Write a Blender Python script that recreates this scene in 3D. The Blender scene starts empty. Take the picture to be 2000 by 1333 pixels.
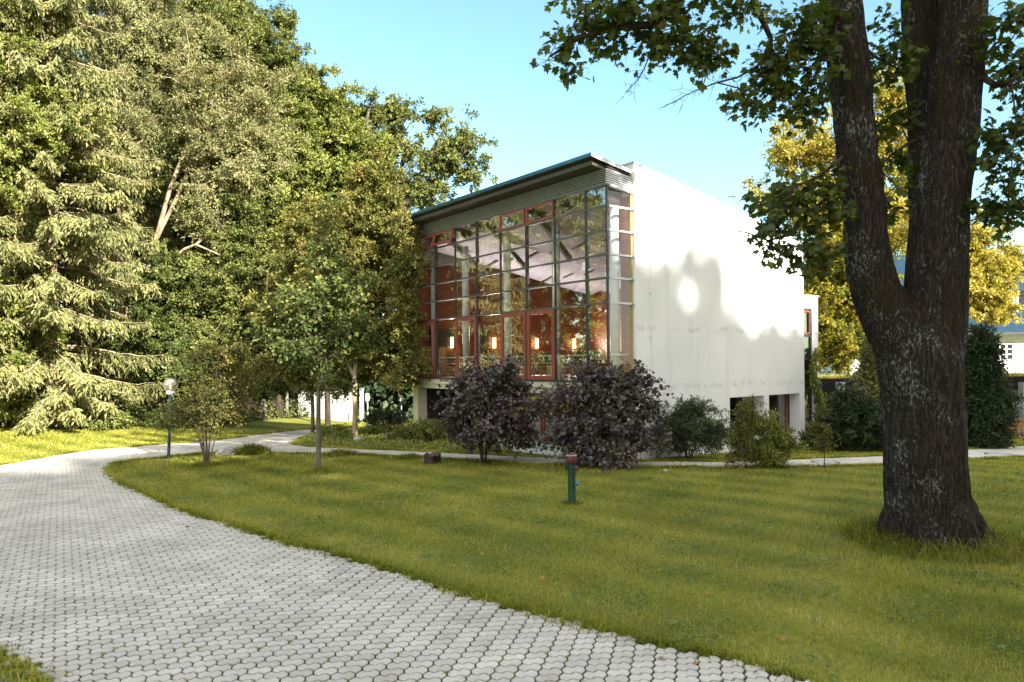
import bpy, bmesh, math, random
import numpy as np
from mathutils import Vector, Matrix

rng = np.random.default_rng(7)
SC = bpy.context.scene
COL = SC.collection
PI = math.pi

# ------------------------------------------------------------------ camera, world, sun, exposure
CAM_H = 2.8
FPX, PPY, ROLL = 1400.0, 705.5, 0.0107          # focal length and horizon of the 2000 px wide photo
cam_d = bpy.data.cameras.new('camera')
cam_d.sensor_width = 36.0
cam_d.lens = FPX / 2000 * 36
cam_d.shift_y = (PPY - 666.5) / 2000
cam_d.clip_end = 3000
cam = bpy.data.objects.new('camera', cam_d)
cam.matrix_world = Matrix.Translation((0, 0, CAM_H)) @ Matrix.Rotation(PI/2, 4, 'X') @ Matrix.Rotation(-ROLL, 4, 'Z')
COL.objects.link(cam)
SC.camera = cam

FILL_CLOUD = 3.8
SUN_EL = math.radians(28)
SUN_AZ = np.array([0.648, -0.761])               # horizontal direction towards the sun
W = bpy.data.worlds.new('World'); SC.world = W; W.use_nodes = True
nt = W.node_tree; nt.nodes.clear()
sky = nt.nodes.new('ShaderNodeTexSky'); sky.sky_type = 'NISHITA'; sky.sun_disc = False
sky.sun_elevation = SUN_EL
sky.sun_rotation = math.atan2(SUN_AZ[0], SUN_AZ[1])
sky.air_density = 1.0; sky.dust_density = 0.6; sky.ozone_density = 1.2
bg = nt.nodes.new('ShaderNodeBackground'); bg.inputs['Strength'].default_value = 0.15
grade = nt.nodes.new('ShaderNodeMixRGB'); grade.blend_type = 'MULTIPLY'; grade.inputs[0].default_value = 1
grade.inputs[2].default_value = (0.54, 0.655, 0.61, 1)
out = nt.nodes.new('ShaderNodeOutputWorld')
nt.links.new(sky.outputs[0], grade.inputs[1])
# added bright cloud in the unseen sky behind the viewer, raises the fill light
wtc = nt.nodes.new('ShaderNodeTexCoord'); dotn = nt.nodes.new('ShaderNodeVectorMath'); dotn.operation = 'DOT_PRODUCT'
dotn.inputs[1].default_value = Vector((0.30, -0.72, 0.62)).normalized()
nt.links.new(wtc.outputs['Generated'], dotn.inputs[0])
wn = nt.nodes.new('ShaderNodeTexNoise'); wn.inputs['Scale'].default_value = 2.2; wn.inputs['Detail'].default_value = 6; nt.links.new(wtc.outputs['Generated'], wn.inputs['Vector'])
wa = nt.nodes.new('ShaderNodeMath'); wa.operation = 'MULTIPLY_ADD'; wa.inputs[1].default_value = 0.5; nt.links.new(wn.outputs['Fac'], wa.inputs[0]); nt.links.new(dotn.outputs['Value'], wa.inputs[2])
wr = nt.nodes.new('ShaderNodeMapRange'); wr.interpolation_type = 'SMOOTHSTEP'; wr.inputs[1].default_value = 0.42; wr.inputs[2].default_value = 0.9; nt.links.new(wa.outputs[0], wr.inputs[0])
wm = nt.nodes.new('ShaderNodeMixRGB'); wm.inputs[2].default_value = (FILL_CLOUD, FILL_CLOUD*0.98, FILL_CLOUD*0.97, 1)
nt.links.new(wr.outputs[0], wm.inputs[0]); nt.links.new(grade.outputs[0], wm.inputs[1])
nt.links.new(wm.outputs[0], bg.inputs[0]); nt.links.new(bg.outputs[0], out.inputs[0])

sun_d = bpy.data.lights.new('sun', 'SUN'); sun_d.energy = 5.0; sun_d.angle = math.radians(0.8)
sun_d.color = (1.0, 0.93, 0.84)
sun = bpy.data.objects.new('sun', sun_d)
sdir = Vector((SUN_AZ[0]*math.cos(SUN_EL), SUN_AZ[1]*math.cos(SUN_EL), math.sin(SUN_EL)))
sun.rotation_euler = sdir.to_track_quat('Z', 'Y').to_euler()
COL.objects.link(sun)

SC.view_settings.view_transform = 'Standard'
SC.view_settings.look = 'None'
SC.view_settings.exposure = 2.05
SC.view_settings.gamma = 1.0
SC.cycles.max_bounces = 8
SC.cycles.transparent_max_bounces = 24
SC.cycles.use_denoising = True
SC.cycles.sample_clamp_indirect = 6.0

# ------------------------------------------------------------------ terrain and measuring helpers
def smooth(a, b, x):
    t = np.clip((np.asarray(x, float)-a)/(b-a), 0, 1); return t*t*(3-2*t)
def tz(x, y):
    x = np.asarray(x, float); y = np.asarray(y, float)
    s = 0.25*x + y - 21.5
    sp = np.minimum(1.5*np.log1p(np.exp(np.clip(s/1.5, -40, 40))), 60)
    return -0.06*sp*smooth(-22, -8, x)
def ray(u, v):
    du, dv = u-1000, v-PPY
    return (du-ROLL*dv)/FPX, -(dv+ROLL*du)/FPX
def at(u, v, Y):
    p, q = ray(u, v); return Vector((p*Y, Y, CAM_H+q*Y))
def gnd(u, v):
    p, q = ray(u, v); lo, hi = 1.0, 200.0
    for _ in range(60):
        m = (lo+hi)/2
        if CAM_H+q*m > float(tz(p*m, m)): lo = m
        else: hi = m
    return Vector((p*lo, lo, float(tz(p*lo, lo))))

# ------------------------------------------------------------------ object helpers
def tag(o, label=None, cat=None, group=None, kind=None):
    if label: o['label'] = label
    if cat: o['category'] = cat
    if group: o['group'] = group
    if kind: o['kind'] = kind
    return o
def empty(name, loc, rz=0.0, parent=None):
    o = bpy.data.objects.new(name, None); COL.objects.link(o)
    o.location = loc; o.rotation_euler = (0, 0, rz); o.empty_display_size = 0.2
    if parent: o.parent = parent
    return o
def link(name, me, mats, parent=None, loc=None):
    o = bpy.data.objects.new(name, me); COL.objects.link(o)
    for m in (mats if isinstance(mats, (list, tuple)) else [mats]):
        if m is not None and len(me.materials) < 8: me.materials.append(m)
    if parent: o.parent = parent
    if loc is not None: o.location = loc
    return o
def np_mesh(name, V, Fs, mi=None, smooth_shade=False, rnd=None):
    """V (n,3); Fs list of int arrays (m,k) with any k."""
    me = bpy.data.meshes.new(name)
    V = np.ascontiguousarray(V, dtype=np.float32)
    Fs = [np.asarray(f, dtype=np.int32) for f in Fs if len(f)]
    me.vertices.add(len(V)); me.vertices.foreach_set('co', V.ravel())
    loops = np.concatenate([f.ravel() for f in Fs])
    sizes = np.concatenate([np.full(len(f), f.shape[1], np.int32) for f in Fs])
    starts = np.concatenate([[0], np.cumsum(sizes)[:-1]]).astype(np.int32)
    me.loops.add(len(loops)); me.loops.foreach_set('vertex_index', loops)
    me.polygons.add(len(sizes)); me.polygons.foreach_set('loop_start', starts)
    if mi is not None: me.polygons.foreach_set('material_index', np.asarray(mi, np.int32))
    me.polygons.foreach_set('use_smooth', np.full(len(sizes), smooth_shade, bool))
    if rnd is not None:
        a = me.attributes.new('rnd', 'FLOAT', 'FACE'); a.data.foreach_set('value', np.asarray(rnd, np.float32))
    me.update(calc_edges=True)
    return me
class MB:
    """collects boxes, prisms and tubes that become ONE mesh object"""
    def __init__(s): s.v = []; s.f = []; s.m = []
    def add(s, verts, faces, m=0):
        b = len(s.v); s.v += [tuple(p) for p in verts]
        for f in faces: s.f.append([b+i for i in f]); s.m.append(m)
        return s
    def box(s, x0, x1, y0, y1, z0, z1, m=0):
        v = [(x, y, z) for z in (z0, z1) for y in (y0, y1) for x in (x0, x1)]
        return s.add(v, [(0,2,3,1),(4,5,7,6),(0,1,5,4),(1,3,7,5),(3,2,6,7),(2,0,4,6)], m)
    def hexa(s, p, m=0):   # 8 points: 4 bottom ccw, 4 top ccw
        return s.add(p, [(3,2,1,0),(4,5,6,7),(0,1,5,4),(1,2,6,5),(2,3,7,6),(3,0,4,7)], m)
    def beam(s, a, b, w, h=None, m=0):
        a = Vector(a); b = Vector(b); h = h or w; d = (b-a).normalized()
        side = d.cross(Vector((0,0,1)));
        if side.length < 1e-3: side = Vector((1,0,0))
        side.normalize(); up = side.cross(d)
        q = [side*(-w/2)+up*(-h/2), side*(w/2)+up*(-h/2), side*(w/2)+up*(h/2), side*(-w/2)+up*(h/2)]
        v = [a+i for i in q]+[b+i for i in q]
        return s.add(v, [(0,1,2,3),(7,6,5,4),(0,4,5,1),(1,5,6,2),(2,6,7,3),(3,7,4,0)], m)
    def tube(s, pts, rad, k=10, m=0, cap=True):
        pts = [Vector(p) for p in pts]; n = len(pts)
        if not isinstance(rad, (list, tuple)): rad = [rad]*n
        b = len(s.v); prev = None
        for i, p in enumerate(pts):
            d = (pts[min(i+1, n-1)]-pts[max(i-1, 0)]).normalized()
            ref = prev if prev is not None else (Vector((1,0,0)) if abs(d.x) < .9 else Vector((0,1,0)))
            u = (ref-d*ref.dot(d)).normalized(); w = d.cross(u); prev = u
            for j in range(k):
                a = 2*PI*j/k; s.v.append(tuple(p+(u*math.cos(a)+w*math.sin(a))*rad[i]))
        for i in range(n-1):
            for j in range(k):
                s.f.append([b+i*k+j, b+i*k+(j+1)%k, b+(i+1)*k+(j+1)%k, b+(i+1)*k+j]); s.m.append(m)
        if cap:
            s.f.append([b+j for j in range(k)][::-1]); s.m.append(m)
            s.f.append([b+(n-1)*k+j for j in range(k)]); s.m.append(m)
        return s
    def lathe(s, prof, k=24, m=0, c=(0,0,0)):
        b = len(s.v); n = len(prof)
        for r, z in prof:
            for j in range(k):
                a = 2*PI*j/k; s.v.append((c[0]+r*math.cos(a), c[1]+r*math.sin(a), c[2]+z))
        for i in range(n-1):
            for j in range(k):
                s.f.append([b+i*k+j, b+i*k+(j+1)%k, b+(i+1)*k+(j+1)%k, b+(i+1)*k+j]); s.m.append(m)
        s.f.append([b+j for j in range(k)][::-1]); s.m.append(m)
        s.f.append([b+(n-1)*k+j for j in range(k)]); s.m.append(m)
        return s
    def build(s, name, mats, parent=None, smooth_shade=False, bevel=0.0, loc=None):
        me = bpy.data.meshes.new(name); me.from_pydata(s.v, [], s.f); me.update()
        for p, m in zip(me.polygons, s.m):
            p.material_index = m; p.use_smooth = smooth_shade
        o = link(name, me, mats, parent, loc)
        if bevel:
            b = o.modifiers.new('bevel', 'BEVEL'); b.width = bevel; b.segments = 2; b.limit_method = 'ANGLE'
        return o
def copy_tree(o, parent=None):
    c = o.copy(); COL.objects.link(c)
    if parent: c.parent = parent
    for ch in list(o.children): copy_tree(ch, c)
    return c

# ------------------------------------------------------------------ materials
def node(nt, t, **kw):
    n = nt.nodes.new(t)
    for k, v in kw.items(): setattr(n, k, v)
    return n
def surface(name, c1, c2=None, scale=4.0, rough=0.6, bump=0.0, bscale=None, metallic=0.0, spec=0.5, stretch=(1,1,1), detail=6, contrast=(0.35, 0.65), coat=0.0):
    """principled surface whose colour wanders between c1 and c2 and whose skin is lightly uneven"""
    m = bpy.data.materials.new(name); m.use_nodes = True; nt = m.node_tree
    b = nt.nodes['Principled BSDF']
    b.inputs['Roughness'].default_value = rough; b.inputs['Metallic'].default_value = metallic
    b.inputs['Specular IOR Level'].default_value = spec; b.inputs['Coat Weight'].default_value = coat
    tc = node(nt, 'ShaderNodeTexCoord'); mp = node(nt, 'ShaderNodeMapping'); mp.inputs['Scale'].default_value = stretch
    nt.links.new(tc.outputs['Object'], mp.inputs[0])
    c2 = c2 or tuple(x*0.82 for x in c1)
    no = node(nt, 'ShaderNodeTexNoise'); no.inputs['Scale'].default_value = scale; no.inputs['Detail'].default_value = detail
    nt.links.new(mp.outputs[0], no.inputs['Vector'])
    mr = node(nt, 'ShaderNodeMapRange'); mr.inputs[1].default_value = contrast[0]; mr.inputs[2].default_value = contrast[1]
    nt.links.new(no.outputs['Fac'], mr.inputs[0])
    mx = node(nt, 'ShaderNodeMixRGB'); mx.inputs[1].default_value = (*c1, 1); mx.inputs[2].default_value = (*c2, 1)
    nt.links.new(mr.outputs[0], mx.inputs[0]); nt.links.new(mx.outputs[0], b.inputs['Base Color'])
    if bump:
        nb = node(nt, 'ShaderNodeTexNoise'); nb.inputs['Scale'].default_value = bscale or scale*8; nb.inputs['Detail'].default_value = 8
        nt.links.new(mp.outputs[0], nb.inputs['Vector'])
        bp = node(nt, 'ShaderNodeBump'); bp.inputs['Strength'].default_value = bump; bp.inputs['Distance'].default_value = 0.02
        nt.links.new(nb.outputs['Fac'], bp.inputs['Height']); nt.links.new(bp.outputs[0], b.inputs['Normal'])
    return m
def leaf_mat(name, ramp, trans=0.35, rough=0.6, gloss=0.12, patch=0.35):
    """leaves: colour by each leaf's own random value plus broad patches over the crown; thin enough to let light through"""
    m = bpy.data.materials.new(name); m.use_nodes = True; nt = m.node_tree; nt.nodes.clear()
    o = node(nt, 'ShaderNodeOutputMaterial')
    at_ = node(nt, 'ShaderNodeAttribute'); at_.attribute_name = 'rnd'
    tc = node(nt, 'ShaderNodeTexCoord'); no = node(nt, 'ShaderNodeTexNoise'); no.inputs['Scale'].default_value = 0.45; no.inputs['Detail'].default_value = 3
    nt.links.new(tc.outputs['Object'], no.inputs['Vector'])
    ma = node(nt, 'ShaderNodeMath', operation='MULTIPLY_ADD'); ma.inputs[1].default_value = patch*3; ma.inputs[2].default_value = -patch*1.5
    nt.links.new(no.outputs['Fac'], ma.inputs[0])
    ad = node(nt, 'ShaderNodeMath', operation='ADD'); ad.use_clamp = True
    nt.links.new(at_.outputs['Fac'], ad.inputs[0]); nt.links.new(ma.outputs[0], ad.inputs[1])
    cr = node(nt, 'ShaderNodeValToRGB')
    el = cr.color_ramp.elements
    for i, c in enumerate(ramp):
        p = i/(len(ramp)-1)
        e = el[0] if i == 0 else (el[len(el)-1] if i == len(ramp)-1 else el.new(p))
        e.position = p; e.color = (*c, 1)
    nt.links.new(ad.outputs[0], cr.inputs[0])
    di = node(nt, 'ShaderNodeBsdfDiffuse'); gl = node(nt, 'ShaderNodeBsdfGlossy'); gl.inputs['Roughness'].default_value = rough; gl.inputs[0].default_value = (.9, .95, 1, 1); dg = node(nt, 'ShaderNodeMixShader'); dg.inputs[0].default_value = gloss*.16
    nt.links.new(di.outputs[0], dg.inputs[1]); nt.links.new(gl.outputs[0], dg.inputs[2])
    tr = node(nt, 'ShaderNodeBsdfTranslucent')
    hs = node(nt, 'ShaderNodeHueSaturation'); hs.inputs['Saturation'].default_value = 1.1; hs.inputs['Value'].default_value = 1.25; hs.inputs['Hue'].default_value = 0.495
    nt.links.new(cr.outputs[0], hs.inputs['Color']); nt.links.new(hs.outputs[0], tr.inputs[0])
    nt.links.new(cr.outputs[0], di.inputs['Color'])
    mx = node(nt, 'ShaderNodeMixShader'); mx.inputs[0].default_value = trans
    nt.links.new(dg.outputs[0], mx.inputs[1]); nt.links.new(tr.outputs[0], mx.inputs[2]); nt.links.new(mx.outputs[0], o.inputs[0])
    return m
def glass_mat(name, base=0.22, tint=(0.95, 0.96, 0.95), gain=1.7):
    m = bpy.data.materials.new(name); m.use_nodes = True; nt = m.node_tree; nt.nodes.clear()
    o = node(nt, 'ShaderNodeOutputMaterial')
    t = node(nt, 'ShaderNodeBsdfTransparent'); t.inputs[0].default_value = (*tint, 1)
    g = node(nt, 'ShaderNodeBsdfGlossy'); g.inputs['Roughness'].default_value = 0.0; g.inputs[0].default_value = (1, 0.97, 0.9, 1)
    fr = node(nt, 'ShaderNodeFresnel'); fr.inputs[0].default_value = 1.52
    ma = node(nt, 'ShaderNodeMath', operation='MULTIPLY_ADD'); ma.inputs[1].default_value = gain; ma.inputs[2].default_value = base; ma.use_clamp = True
    nt.links.new(fr.outputs[0], ma.inputs[0])
    # panes are never perfectly flat
    tc = node(nt, 'ShaderNodeTexCoord'); no = node(nt, 'ShaderNodeTexNoise'); no.inputs['Scale'].default_value = 1.3; no.inputs['Detail'].default_value = 1
    nt.links.new(tc.outputs['Object'], no.inputs['Vector'])
    bp = node(nt, 'ShaderNodeBump'); bp.inputs['Strength'].default_value = 0.012; bp.inputs['Distance'].default_value = 0.05
    nt.links.new(no.outputs['Fac'], bp.inputs['Height']); nt.links.new(bp.outputs[0], g.inputs['Normal'])
    ge = node(nt, 'ShaderNodeNewGeometry'); iv = node(nt, 'ShaderNodeMath', operation='SUBTRACT'); iv.inputs[0].default_value = 1; nt.links.new(ge.outputs['Backfacing'], iv.inputs[1])
    fm = node(nt, 'ShaderNodeMath', operation='MULTIPLY'); nt.links.new(ma.outputs[0], fm.inputs[0]); nt.links.new(iv.outputs[0], fm.inputs[1])   # only the outer face of a pane mirrors
    mx = node(nt, 'ShaderNodeMixShader')
    nt.links.new(fm.outputs[0], mx.inputs[0]); nt.links.new(t.outputs[0], mx.inputs[1]); nt.links.new(g.outputs[0], mx.inputs[2]); nt.links.new(mx.outputs[0], o.inputs[0])
    return m
def emit_mat(name, col, strength):
    m = bpy.data.materials.new(name); m.use_nodes = True; nt = m.node_tree; nt.nodes.clear()
    o = node(nt, 'ShaderNodeOutputMaterial'); e = node(nt, 'ShaderNodeEmission')
    e.inputs[0].default_value = (*col, 1); e.inputs[1].default_value = strength
    nt.links.new(e.outputs[0], o.inputs[0]); return m

def plaster_mat():
    m = surface('white_plaster', (0.80, 0.79, 0.76), (0.75, 0.745, 0.72), scale=0.9, rough=0.85, bump=0.12, bscale=60)
    nt = m.node_tree; b = nt.nodes['Principled BSDF']
    # faint rain streaks and two tide lines of grime that belong to the render
    tc = node(nt, 'ShaderNodeTexCoord'); mp = node(nt, 'ShaderNodeMapping'); mp.inputs['Scale'].default_value = (3.5, 3.5, 0.18)
    nt.links.new(tc.outputs['Object'], mp.inputs[0])
    n1 = node(nt, 'ShaderNodeTexNoise'); n1.inputs['Scale'].default_value = 1.0; n1.inputs['Detail'].default_value = 7
    nt.links.new(mp.outputs[0], n1.inputs['Vector'])
    r1 = node(nt, 'ShaderNodeMapRange'); r1.inputs[1].default_value = 0.5; r1.inputs[2].default_value = 0.75; r1.inputs[4].default_value = 0.16
    nt.links.new(n1.outputs['Fac'], r1.inputs[0])
    sp = node(nt, 'ShaderNodeSeparateXYZ'); nt.links.new(tc.outputs['Object'], sp.inputs[0])
    n2 = node(nt, 'ShaderNodeTexNoise'); n2.inputs['Scale'].default_value = 1.6; n2.inputs['Detail'].default_value = 8
    nt.links.new(tc.outputs['Object'], n2.inputs['Vector'])
    total = r1.outputs[0]
    for z0, wd, amt in ((3.72, 0.10, 0.45), (1.98, 0.13, 0.5)):
        z = node(nt, 'ShaderNodeMath', operation='MULTIPLY_ADD'); z.inputs[1].default_value = 0.35; z.inputs[2].default_value = -z0-0.17
        nt.links.new(n2.outputs['Fac'], z.inputs[0])
        a = node(nt, 'ShaderNodeMath', operation='ADD'); nt.links.new(sp.outputs['Z'], a.inputs[0]); nt.links.new(z.outputs[0], a.inputs[1])
        ab = node(nt, 'ShaderNodeMath', operation='ABSOLUTE'); nt.links.new(a.outputs[0], ab.inputs[0])
        mr = node(nt, 'ShaderNodeMapRange'); mr.inputs[1].default_value = wd; mr.inputs[2].default_value = 0.0; mr.inputs[4].default_value = amt
        nt.links.new(ab.outputs[0], mr.inputs[0])
        br = node(nt, 'ShaderNodeMath', operation='MULTIPLY'); nt.links.new(mr.outputs[0], br.inputs[0]); 
        nr = node(nt, 'ShaderNodeMapRange'); nr.inputs[1].default_value = 0.45; nr.inputs[2].default_value = 0.62
        n3 = node(nt, 'ShaderNodeTexNoise'); n3.inputs['Scale'].default_value = 5; n3.inputs['Detail'].default_value = 8
        nt.links.new(tc.outputs['Object'], n3.inputs['Vector']); nt.links.new(n3.outputs['Fac'], nr.inputs[0]); nt.links.new(nr.outputs[0], br.inputs[1])
        s = node(nt, 'ShaderNodeMath', operation='ADD'); s.use_clamp = True
        nt.links.new(total, s.inputs[0]); nt.links.new(br.outputs[0], s.inputs[1]); total = s.outputs[0]
    old = b.inputs['Base Color'].links[0].from_socket
    mx = node(nt, 'ShaderNodeMixRGB'); mx.inputs[2].default_value = (0.42, 0.41, 0.37, 1)
    nt.links.new(total, mx.inputs[0]); nt.links.new(old, mx.inputs[1]); nt.links.new(mx.outputs[0], b.inputs['Base Color'])
    return m

M = {}
M['plaster'] = plaster_mat()
M['cream'] = surface('cream_render', (0.66, 0.60, 0.40), (0.58, 0.53, 0.36), scale=1.5, rough=0.8, bump=0.05)
M['coping'] = surface('coping_metal', (0.55, 0.54, 0.52), scale=2, rough=0.4, metallic=0.3)
M['alu'] = surface('grey_aluminium', (0.42, 0.42, 0.41), (0.34, 0.34, 0.33), scale=3, rough=0.42, metallic=0.35)
M['shaded_alu'] = surface('shaded_aluminium', (0.11, 0.105, 0.09), (0.085, 0.08, 0.07), scale=3, rough=0.45, metallic=0.3)  # same aluminium as the side bars, darkened to put shade into its colour
M['shaded_louvre'] = surface('shaded_louvre_slats', (0.22, 0.22, 0.16), scale=3, rough=0.5)  # shade of the unlit front put into the slat colour
M['dark_steel'] = surface('dark_steel', (0.05, 0.05, 0.055), scale=3, rough=0.4, metallic=0.3)
M['shaded_edge'] = surface('shaded_roof_edge', (0.06, 0.16, 0.22), (0.05, 0.12, 0.17), scale=3, rough=0.3, metallic=0.5)  # unlit roof edge: shade and blue sky reflection put into its colour
M['soffit'] = surface('soffit_board', (0.075, 0.07, 0.05), (0.055, 0.05, 0.04), scale=2, rough=0.7, stretch=(1, 0.2, 1))
M['red'] = surface('red_painted_wood', (0.28, 0.065, 0.032), (0.22, 0.05, 0.026), scale=3, rough=0.5, stretch=(1, 1, 0.2))
M['glass'] = glass_mat('facade_glass')
M['return_glass'] = glass_mat('return_glass', base=0.02, gain=0.8)
M['dark_glass'] = glass_mat('window_glass', base=0.12, tint=(0.55, 0.6, 0.57))
M['white_paint'] = surface('white_paint', (0.78, 0.80, 0.80), scale=2, rough=0.5)
M['concrete'] = surface('concrete', (0.38, 0.37, 0.35), (0.28, 0.275, 0.26), scale=2.5, rough=0.9, bump=0.15)
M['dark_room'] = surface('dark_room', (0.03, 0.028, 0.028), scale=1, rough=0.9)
M['black'] = surface('black_fabric', (0.015, 0.015, 0.018), scale=5, rough=0.8)
M['light_wood'] = surface('light_wood', (0.45, 0.28, 0.13), (0.36, 0.21, 0.09), scale=3, rough=0.45, stretch=(6, 1, 1))
M['floor_wood'] = surface('floor_wood', (0.20, 0.09, 0.045), (0.15, 0.065, 0.03), scale=3, rough=0.3, stretch=(1, 8, 1))

def wood_panel_mat():
    m = surface('red_wood_panelling', (0.30, 0.085, 0.045), (0.24, 0.065, 0.034), scale=1.2, rough=0.45, stretch=(0.3, 0.3, 4))
    nt = m.node_tree; b = nt.nodes['Principled BSDF']
    tc = node(nt, 'ShaderNodeTexCoord'); w = node(nt, 'ShaderNodeTexWave'); w.bands_direction = 'Z'; w.inputs['Scale'].default_value = 3.2
    w.wave_profile = 'SAW'
    nt.links.new(tc.outputs['Object'], w.inputs['Vector'])
    mr = node(nt, 'ShaderNodeMapRange'); mr.inputs[1].default_value = 0.0; mr.inputs[2].default_value = 0.08; mr.inputs[3].default_value = 0.55; mr.inputs[4].default_value = 1
    nt.links.new(w.outputs['Fac'], mr.inputs[0])
    old = b.inputs['Base Color'].links[0].from_socket
    mx = node(nt, 'ShaderNodeMixRGB', blend_type='MULTIPLY'); mx.inputs[0].default_value = 1
    nt.links.new(old, mx.inputs[1]); nt.links.new(mr.outputs[0], mx.inputs[2]); nt.links.new(mx.outputs[0], b.inputs['Base Color'])
    return m
M['panel'] = wood_panel_mat()

# ------------------------------------------------------------------ outline of the paved road (pixel outline -> real ground points)
def gp(pts): return np.array([tuple(gnd(u, v))[:2] for u, v in pts])
road_px = [(-60, 1268), (0, 1272), (48, 1308), (82, 1335), (100, 1420), (900, 1460), (1700, 1420),
           (1570, 1335), (1440, 1297), (1300, 1263), (1150, 1229), (1000, 1193), (800, 1130), (650, 1088), (500, 1044), (380, 1008), (290, 974), (237, 946),
           (213, 927), (213, 914), (232, 905), (270, 899), (330, 894), (390, 887), (460, 885), (530, 887), (660, 888), (850, 896), (1050, 909), (1250, 914),
           (1500, 915), (1720, 910), (2000, 894), (2300, 876), (2300, 852), (2000, 872), (1880, 880), (1720, 893), (1535, 900), (1435, 904), (1230, 903), (1107, 898), (1050, 895),
           (850, 885), (686, 878), (600, 874), (575, 868), (586, 860), (607, 851), (645, 841), (690, 833), (720, 828), (715, 822), (684, 829), (613, 838), (555, 844), (489, 852), (450, 858),
           (375, 866), (250, 875), (175, 880), (125, 889), (62, 899), (0, 911), (-150, 945), (-330, 1010), (-500, 1120), (-400, 1220)]
ROAD = gp(road_px)
def ragged(poly):
    o = []
    for i in range(len(poly)):
        a, b = poly[i], poly[(i+1) % len(poly)]; L = np.linalg.norm(b-a)
        if L > 9: o.append(a); continue
        n = max(1, int(L/.14)); t = np.arange(n)[:, None]/n; q = a+(b-a)*t; nr = np.array([-(b-a)[1], (b-a)[0]])/max(L, 1e-6)
        w = (.035*np.sin(q[:, 0]*4.3+q[:, 1]*2.1)+.03*np.sin(q[:, 0]*9.1-q[:, 1]*6.7)+rng.normal(0, .018, n))[:, None]; o += list(q+nr*w)
    return np.array(o)
ROAD = ragged(ROAD)
def inside(P, poly):
    x, y = P[:, 0], P[:, 1]; c = np.zeros(len(P), bool); j = len(poly)-1
    for i in range(len(poly)):
        xi, yi = poly[i]; xj, yj = poly[j]
        if yi != yj:
            k = ((yi > y) != (yj > y)) & (x < (xj-xi)*(y-yi)/(yj-yi)+xi)
            c ^= k
        j = i
    return c
# ------------------------------------------------------------------ building frame of reference
TH = math.atan2(.6094, .7929)
B0 = np.array([2.660, 19.74])
D2 = np.array([math.cos(TH), math.sin(TH)]); D1 = np.array([-math.sin(TH), math.cos(TH)])
def to_b(x, y):
    dx, dy = np.asarray(x)-B0[0], np.asarray(y)-B0[1]
    return dx*D2[0]+dy*D2[1], dx*D1[0]+dy*D1[1]
def from_b(bx, by): return B0[0]+bx*D2[0]+by*D1[0], B0[1]+bx*D2[1]+by*D1[1]
# ================================================================== GROUND
def grass_ground_mat():
    m = bpy.data.materials.new('lawn_soil'); m.use_nodes = True; nt = m.node_tree
    b = nt.nodes['Principled BSDF']; b.inputs['Roughness'].default_value = 0.9; b.inputs['Specular IOR Level'].default_value = 0.1
    g = node(nt, 'ShaderNodeNewGeometry')
    n1 = node(nt, 'ShaderNodeTexNoise'); n1.inputs['Scale'].default_value = 0.5; n1.inputs['Detail'].default_value = 6
    n2 = node(nt, 'ShaderNodeTexNoise'); n2.inputs['Scale'].default_value = 14; n2.inputs['Detail'].default_value = 8; n2.inputs['Roughness'].default_value = 0.75
    nt.links.new(g.outputs['Position'], n1.inputs['Vector']); nt.links.new(g.outputs['Position'], n2.inputs['Vector'])
    ad = node(nt, 'ShaderNodeMath', operation='ADD'); nt.links.new(n1.outputs['Fac'], ad.inputs[0]); nt.links.new(n2.outputs['Fac'], ad.inputs[1])
    cr = node(nt, 'ShaderNodeValToRGB'); e = cr.color_ramp.elements
    e[0].position = 0.72/2; e[0].color = (0.08, 0.095, 0.016, 1); e[1].position = 1.3/2; e[1].color = (0.30, 0.28, 0.06, 1)
    x = e.new(0.5); x.color = (0.18, 0.19, 0.035, 1)
    h = node(nt, 'ShaderNodeMath', operation='MULTIPLY'); h.inputs[1].default_value = 0.5
    nt.links.new(ad.outputs[0], h.inputs[0]); nt.links.new(h.outputs[0], cr.inputs[0])
    at_ = node(nt, 'ShaderNodeAttribute'); at_.attribute_name = 'litter'
    mx = node(nt, 'ShaderNodeMixRGB'); mx.inputs[2].default_value = (0.035, 0.026, 0.014, 1)
    nt.links.new(at_.outputs['Fac'], mx.inputs[0]); nt.links.new(cr.outputs[0], mx.inputs[1]); nt.links.new(mx.outputs[0], b.inputs['Base Color'])
    bp = node(nt, 'ShaderNodeBump'); bp.inputs['Strength'].default_value = 0.8; bp.inputs['Distance'].default_value = 0.05
    nt.links.new(n2.outputs['Fac'], bp.inputs['Height']); nt.links.new(bp.outputs[0], b.inputs['Normal'])
    return m
M['soil'] = grass_ground_mat()
WOOD_EDGE = gp([(-600, 850), (-200, 838), (0, 831), (200, 834), (330, 838), (460, 826), (600, 815), (700, 812)])
def litter(x, y):
    return smooth(-0.4, 0.8, np.asarray(y)-np.interp(x, WOOD_EDGE[:, 0], WOOD_EDGE[:, 1], right=200))
gx = np.concatenate([[-900, -400, -200, -120, -80], np.arange(-60, 70, 0.8), [80, 120, 200, 400, 900]])
gy = np.concatenate([[-500, -200, -100, -60, -30], np.arange(-15, 95, 0.8), [100, 130, 200, 400, 1500]])
XX, YY = np.meshgrid(gx, gy); nx, ny = len(gx), len(gy)
V = np.stack([XX.ravel(), YY.ravel(), tz(XX.ravel(), YY.ravel())], 1)
idx = np.arange(nx*ny).reshape(ny, nx)
Fq = np.stack([idx[:-1, :-1].ravel(), idx[:-1, 1:].ravel(), idx[1:, 1:].ravel(), idx[1:, :-1].ravel()], 1)
me = np_mesh('ground', V, [Fq], smooth_shade=True)
a = me.attributes.new('litter', 'FLOAT', 'POINT'); a.data.foreach_set('value', litter(V[:, 0], V[:, 1]).astype(np.float32))
tag(link('ground', me, M['soil']), kind='structure')

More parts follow.
